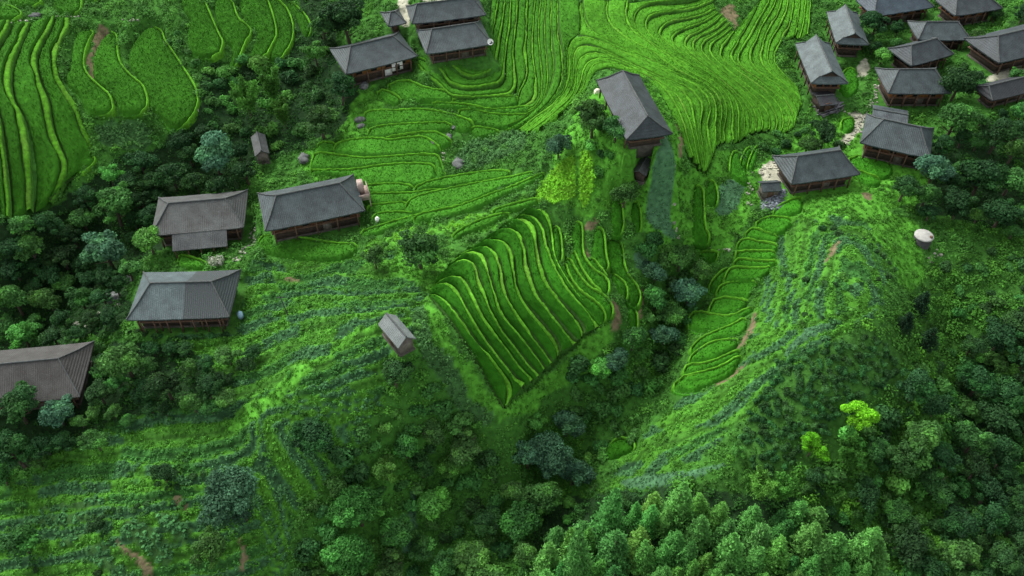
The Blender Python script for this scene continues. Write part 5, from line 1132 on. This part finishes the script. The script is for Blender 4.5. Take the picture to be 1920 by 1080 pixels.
        for side, n2, half, off in ((0, nwin, wa, wy), (1, nwin, wa, wy), (2, 3, wb, wx), (3, 3, wb, wx)):
            for k in range(n2):
                q = -half + (k + .5) * 2 * half / n2
                c = {0: (q, -off - .02, zw), 1: (q, off + .02, zw), 2: (off + .02, q, zw), 3: (-off - .02, q, zw)}[side]
                d = (.95, .10, .95) if side < 2 else (.10, .95, .95)
                wm = MB(); wm.box(c, d); wo = wm.build('window', M['glass'], root)
                if side in (0, 2):
                    fm = MB(); t_ = .10
                    for e in (-1, 1):
                        if side == 0: fm.box((c[0] + e * .52, c[1], c[2]), (t_, .16, 1.15)); fm.box((c[0], c[1], c[2] + e * .52), (.93, .16, t_))
                        else: fm.box((c[0], c[1] + e * .52, c[2]), (.16, t_, 1.15)); fm.box((c[0], c[1], c[2] + e * .52), (.16, .93, t_))
                    fm.build('window_frame', M['trim'], wo)
        for k in range(5):
            q = -wa + k * 2 * wa / 4
            pm = MB(); pm.box((q, -b + .35, E / 2 + .1), (.2, .2, E - .4)); pm.build('post', M['trim'], root)
        dm = MB(); dm.box((wa * .25, -wb - .03, 1.3), (1.3, .12, 2.0)); dm.build('door', WALL['palewood'] if h.get('door') is None else M['white'], root)
    else:
        wl.box((0, 0, (lo + zt_) / 2), (2 * wa, 2 * wb, zt_ - lo)); wl.build('wall', WALL[h['wall']], root)
        dm = MB(); dm.box((0, -wb - .03, 1.2), (1.0, .1, 1.7)); dm.build('door', M['trim'], root)
        if gable:
            for sg in (-1, 1):
                gm = MB(); x = sg * (wa - .06); gm.add([(x, -wb, zt_ - .02), (x, wb, zt_ - .02), (x, 0, E + R - .2), (x - sg * .1, -wb, zt_ - .02), (x - sg * .1, wb, zt_ - .02), (x - sg * .1, 0, E + R - .2)], [[0, 1, 2], [3, 5, 4]]); gm.build('gable', WALL[h['wall']], root)
    if h.get('lean'):
        lm = MB(); x0, x1 = -a * .55, a * .62
        G = np.array([[(x0, -b - 2.3, 1.9), (x1, -b - 2.3, 1.9)], [(x0, -b + .1, 3.3), (x1, -b + .1, 3.3)]], float)
        lm.grid(G); lm.grid(G - [0, 0, .14])
        for e in ((0, 0, 0, 1), (0, 1, 1, 1), (1, 1, 1, 0), (1, 0, 0, 0)):
            p, q = G[e[0], e[1]], G[e[2], e[3]]; lm.add([p, q, q - [0, 0, .14], p - [0, 0, .14]], [[0, 1, 2, 3]])
        lm.build('lean_to_roof', ROOF['dullbrown'], root)
        pm = MB()
        for k in range(5): pm.box((x0 + .3 + k * (x1 - x0 - .6) / 4, -b - 2.0, .6), (.16, .16, 2.5))
        pm.build('lean_to_frame', M['trim'], root)
    if h.get('balcony'):
        bm_ = MB(); bm_.box((a + .55, .6, 2.7), (1.9, 3.4, .2)); bm_.box((a + 1.45, .6, 3.2), (.08, 3.4, .9)); bm_.box((a + .55, -1.06, 3.2), (1.9, .08, .9)); bm_.box((a + 1.35, -1.0, 1.0), (.16, .16, 3.3)); bm_.box((a + 1.35, 2.2, 1.0), (.16, .16, 3.3)); bm_.box((a + .4, .9, 3.8), (.9, 1.4, 2.0))
        bm_.build('balcony', M['pink'], root)
    if h.get('door'):
        f_ = MB(); f_.box((a * .45, -wb - .36, 1.9), (2.0, .14, 1.7)); fo = f_.build('white_doorway', M['white'], root)
        f2 = MB(); f2.box((a * .45, -wb - .45, 1.7), (.8, .10, 1.1)); f2.build('door_opening', M['glass'], fo)
    if h.get('porch'):
        pm = MB()
        for k in range(7): pm.box((-wa + .4 + k * (2 * wa - .8) / 6, -b + .15, 1.2), (.15, .15, 2.9))
        pm.box((0, -b + .15, 2.3), (2 * wa, .12, .12)); pm.build('porch_rail', M['trim'], root)

# ------------------------------------------------------------------ small things
def spot(u, v, dz=0.0):
    p = ground((u, v), dz); return np.array([p[0], p[1], float(zt_at(p[0], p[1]))])
def sphere_mb(r, sq=1.0, seg=24, rings=14, jit=0.0):
    th = np.linspace(0, np.pi, rings); ph = np.linspace(0, 2 * np.pi, seg + 1); T, Pp = np.meshgrid(th, ph, indexing='ij')
    rr = r * (1 + jit * (fbm(np.cos(Pp) * np.sin(T) * 3 + 9, np.sin(Pp) * np.sin(T) * 3 + np.cos(T) * 4 + 9, 1.4) - .5) * 2)
    m = MB(); m.grid(np.dstack([rr * np.sin(T) * np.cos(Pp), rr * np.sin(T) * np.sin(Pp), rr * sq * np.cos(T)])); return m
# water tank
p = spot(1728, 452); tank = empty('water_tank', p); tag(tank, 'round concrete water tank with a pale domed lid on the right hillside', 'water tank')
def lathe(prof, seg=40):
    ph = np.linspace(0, 2 * np.pi, seg + 1); m = MB(); pr = np.array(prof, float)
    m.grid(np.stack([np.c_[r * np.cos(ph), r * np.sin(ph), np.full_like(ph, z)] for r, z in pr])); return m
M['concrete'] = mat('concrete', (.05, .052, .05), (.03, .032, .03), 1.2, .9, bump=.5); M['lid'] = mat('pale_concrete', (.33, .33, .30), (.22, .22, .2), 1.5, .8, bump=.3)
lathe([(1.36, -1.2), (1.36, 1.25), (1.2, 1.25)]).build('tank_wall', M['concrete'], tank, False)
lathe([(1.42, 1.23), (1.42, 1.36), (1.2, 1.43), (.9, 1.54), (.3, 1.66), (.0, 1.67)]).build('lid', M['lid'], tank, False)
hm = lathe([(.24, 1.5), (.24, 1.74), (.0, 1.75)], 16); ho = hm.build('hatch', M['trim'], tank); ho.location = (.8, -.6, -.1)
# blue plastic tank, white tank, dishes
M['bluepaint'] = mat('light_blue_plastic', (.30, .48, .58), (.24, .40, .5), 2, .45); M['cream'] = mat('cream_plastic', (.62, .60, .45), (.5, .48, .36), 2, .5)
def tub(u, v, r, hgt, m, label):
    p = spot(u, v); e = empty('water_butt', p); tag(e, label, 'water butt')
    lathe([(.0, -.2), (r * .9, -.2), (r, hgt * .5), (r * .92, hgt * .9), (r * .6, hgt)], 20).build('barrel', m, e, True); lathe([(r * .62, hgt - .02), (r * .62, hgt + .1), (0, hgt + .14)], 16).build('cap', m, e, True)
tub(450, 589, .42, 1.0, M['bluepaint'], 'light blue water butt at the right end of the half-pale roofed house')
tub(1119, 185, .6, 1.5, M['cream'], 'cream water butt standing at the left corner of the knoll house')
tub(708, 415, .36, .8, M['white'], 'white water butt in the grass right of the pink balcony')
hh = HOUSES[5]; e = empty('satellite_dish', (0, 0, 0)); cyw, syw = math.cos(hh['yaw']), math.sin(hh['yaw']); lx, ly = hh['a'] - .4, -hh['b'] + .25
e.location = (hh['ctr'][0] + lx * cyw - ly * syw, hh['ctr'][1] + lx * syw + ly * cyw, hh['z'] + hh['wh'] + .35); tag(e, 'white satellite dish on the eave corner of a grey-roofed house', 'satellite dish')
dsh = lathe([(0, -.12), (.3, -.08), (.5, .06), (.55, .14), (.5, .10), (.3, -.04), (0, -.08)], 20).build('dish', M['white'], e, True); dsh.rotation_euler = (math.radians(50), 0, .3)
mm = MB(); mm.tube(np.array([[0, 0, -.5], [0, .05, -.2], [0, .1, 0]]), .04, 6); mm.build('bracket', M['concrete'], e)
# pole
p = spot(541, 592); e = empty('utility_pole', p); tag(e, 'thin pale grey leaning pole on the left spur', 'pole')
mm = MB(); mm.tube(np.array([[0, 0, -.3], [-.25, .05, 2.0], [-.5, .1, 4.2]]), [.10, .08, .06], 7); mm.build('shaft', M['concrete'], e, True)
mm = MB(); mm.box((-.48, .1, 3.9), (1.1, .08, .08)); mm.build('crossarm', M['concrete'], e)
# boulders
M['rock'] = mat('rock', (.13, .14, .135), (.055, .06, .055), 1.4, .95, bump=1.0, bscale=2.5)
for u, v, r, lb in [(571, 300, 1.1, 'large grey boulder left of the small paddies above the long grey roof'), (860, 308, 1.25, 'dark grey boulder at the left end of the corn patch'), (685, 175, .9, 'grey boulder beside the orange-walled house'),
                    (675, 228, .8, 'grey boulder at the left edge of the upper paddies'), (677, 240, .6, 'smaller grey boulder under the one at the left edge of the upper paddies'), (842, 256, .65, 'flat pale rock among the small paddies'), (815, 267, .6, 'little pale rock on the rim of a small paddy'), (852, 238, .6, 'upright dark rock among the small paddies'),
                    (215, 562, 1.3, 'pale grey boulder left of the half-pale roofed house'), (238, 527, 1.0, 'whitish boulder behind the left corner of the half-pale roof'), (66, 30, .9, 'grey rock on the stone path at the upper left'), (20, 272, .7, 'small pale rock between the long left terraces'), (682, 262, .5, 'small pale stone below the upper paddies'), (1240, 580, .01, '')]:
    if not lb: continue
    m_ = sphere_mb(r, .7, 26, 16, .45); o = m_.build('boulder', M['rock'], None, False); o.location = spot(u, v) + [0, 0, r * .15]; o.rotation_euler = (0, 0, rng.random() * 6); o.scale = (1.15, .85, .9); tag(o, lb, 'rock')
# pale shrub by the path
m_ = shrub_mb((.42, .44, .36), 700, 7, .12, (.30, .36, .24)); o = m_.build('flowering_shrub', M['leafy']); p = spot(407, 495); o.location = p; o.scale = (1.3, 1.2, 1.6); tag(o, 'whitish flowering shrub above the half-pale roof', 'shrub')
# heap of roof slates
sl = MB(); M['slate'] = mat('loose_slate', attr=True, scale=2, vary=.25, rough=.7)
cn = [spot(*q) for q in ((1428, 362), (1472, 362), (1468, 395), (1430, 398))]
for k in range(420):
    s1, s2 = rng.random(2); q = (cn[0] * (1 - s1) + cn[1] * s1) * (1 - s2) + (cn[3] * (1 - s1) + cn[2] * s1) * s2
    an = rng.random() * 6.28; til = rng.normal() * .35; Rm = np.array([[math.cos(an), -math.sin(an), 0], [math.sin(an), math.cos(an), 0], [0, 0, 1]]) @ np.array([[1, 0, 0], [0, math.cos(til), -math.sin(til)], [0, math.sin(til), math.cos(til)]])
    sl.box(q + [0, 0, .15 + .6 * rng.random() * (1 - abs(2 * s1 - 1))], (.7, .35, .05), Rm, np.array((.10, .115, .13)) * rng.uniform(.5, 2.2))
tag(sl.build('slate_heap', M['slate']), 'heap of loose blue-grey roof slates below the courtyard shed', 'slate heap', kind='stuff')
sl = MB(); cn = [spot(*q) for q in ((1532, 202), (1566, 196), (1578, 212), (1545, 220))]
for k in range(70):
    s1, s2 = rng.random(2); q = (cn[0] * (1 - s1) + cn[1] * s1) * (1 - s2) + (cn[3] * (1 - s1) + cn[2] * s1) * s2
    an = .5 + rng.normal() * .25; Rm = np.array([[math.cos(an), -math.sin(an), 0], [math.sin(an), math.cos(an), 0], [0, 0, 1]])
    sl.box(q + [0, 0, .1 + .7 * rng.random()], (2.2, .14, .10), Rm, np.array((.07, .07, .075)) * rng.uniform(.5, 2.6))
tag(sl.build('timber_pile', M['slate']), 'pile of dark planks below the orange-walled end-on house', 'timber pile')
# paths of pale stones
def path(pts, w, label, dens=5.0, colr=(.25, .25, .20)):
    P_ = ground(chaikin(np.array(pts, float), 2))[:, :2]; L = plen(P_); n_ = int(L * w * dens); m = MB(); s = rng.random(n_) * L
    cum = np.r_[0, np.cumsum(np.hypot(*np.diff(P_, axis=0).T))]
    x = np.interp(s, cum, P_[:, 0]); y = np.interp(s, cum, P_[:, 1]); o = rng.normal(size=(n_, 2)) * w * .28
    for k in range(n_):
        r = rng.uniform(.14, .34); a_ = np.sort(rng.random(7) * 6.28); X, Y = x[k] + o[k, 0], y[k] + o[k, 1]; z = float(zt_at(X, Y))
        ring = np.c_[np.cos(a_) * r, np.sin(a_) * r * rng.uniform(.6, 1)]
        V = np.vstack([np.c_[ring * .85 + [X, Y], np.full(7, z + .16 + rng.random() * .05)], np.c_[ring + [X, Y], np.full(7, z - .15)], [[X, Y, z + .2]]])
        c = np.array(colr) * rng.uniform(.6, 1.25)
        m.add(V, [[i, (i + 1) % 7, 14] for i in range(7)], c); m.add(V, [[i, i + 7, (i + 1) % 7 + 7, (i + 1) % 7] for i in range(7)], c)
    o_ = m.build('stone_path', M['slate']); o_['kind'] = 'structure'
path([(472, 415), (474, 440), (466, 458), (455, 472), (440, 490)], 1.3, '')
path([(228, 577), (205, 578), (188, 585), (180, 600), (172, 612), (155, 612), (140, 608)], .8, '')
path([(1648, 150), (1642, 175), (1636, 195), (1622, 212), (1615, 232), (1603, 252), (1585, 272)], 1.1, '')
path([(1575, 205), (1590, 215), (1612, 222)], 1.0, '')
path([(0, 42), (45, 40), (70, 32), (100, 30), (145, 32)], .6, '', 4.0)
path([(210, 38), (250, 36), (288, 38), (298, 48), (308, 70), (330, 105), (352, 142), (368, 180), (371, 215)], .45, '', 5)
path([(1266, 300), (1266, 340), (1264, 380), (1266, 420), (1273, 445)], .35, '', 5)
path([(1405, 345), (1404, 365), (1407, 390)], .8, '', 4)
path([(1018, 75), (1015, 100), (1018, 130), (1020, 158), (1014, 180)], .3, '', 4)
path([(958, 20), (957, 60), (950, 100), (947, 130), (947, 148)], .3, '', 4)
path([(830, 285), (834, 310), (838, 335)], .5, '', 4)
path([(775, 362), (768, 368), (800, 350), (830, 340)], .4, '', 4)
path([(1740, 490), (1755, 478), (1770, 470)], .8, '', 4)
path([(1425, 330), (1440, 318), (1460, 312), (1470, 335)], 2.2, '', 3, (.33, .32, .25))
path([(1305, 455), (1330, 465), (1370, 468)], .3, '', 4)

# ------------------------------------------------------------------ light
W_ = bpy.data.worlds.new('World'); S.world = W_; W_.use_nodes = True; N = W_.node_tree.nodes; L = W_.node_tree.links
sky = N.new('ShaderNodeTexSky'); sky.sky_type = 'NISHITA'; sky.sun_disc = False
EL, AZ = math.radians(44), math.radians(-40)      # sun beyond and to the left of the view
sky.sun_elevation = EL; sky.sun_rotation = AZ; sky.dust_density = 3.0; sky.ozone_density = 1.0
hs = N.new('ShaderNodeHueSaturation'); hs.inputs['Saturation'].default_value = .18; hs.inputs['Value'].default_value = 1.0   # the cloud cover greys the blue
L.new(sky.outputs['Color'], hs.inputs['Color']); L.new(hs.outputs['Color'], N['Background'].inputs['Color']); N['Background'].inputs['Strength'].default_value = SKY
sd = bpy.data.lights.new('sun', 'SUN'); sd.energy = SUN; sd.angle = math.radians(25); sd.color = (1, .97, .92)
so = bpy.data.objects.new('sun', sd); COL.objects.link(so)
from mathutils import Vector
so.rotation_euler = Vector((-math.sin(AZ) * math.cos(EL), -math.cos(AZ) * math.cos(EL), -math.sin(EL))).to_track_quat('-Z', 'Y').to_euler()
S.view_settings.view_transform = 'Standard'; S.view_settings.look = 'None'; S.view_settings.exposure = EXPO
S.cycles.max_bounces = 5; S.cycles.diffuse_bounces = 3; S.cycles.transparent_max_bounces = 4
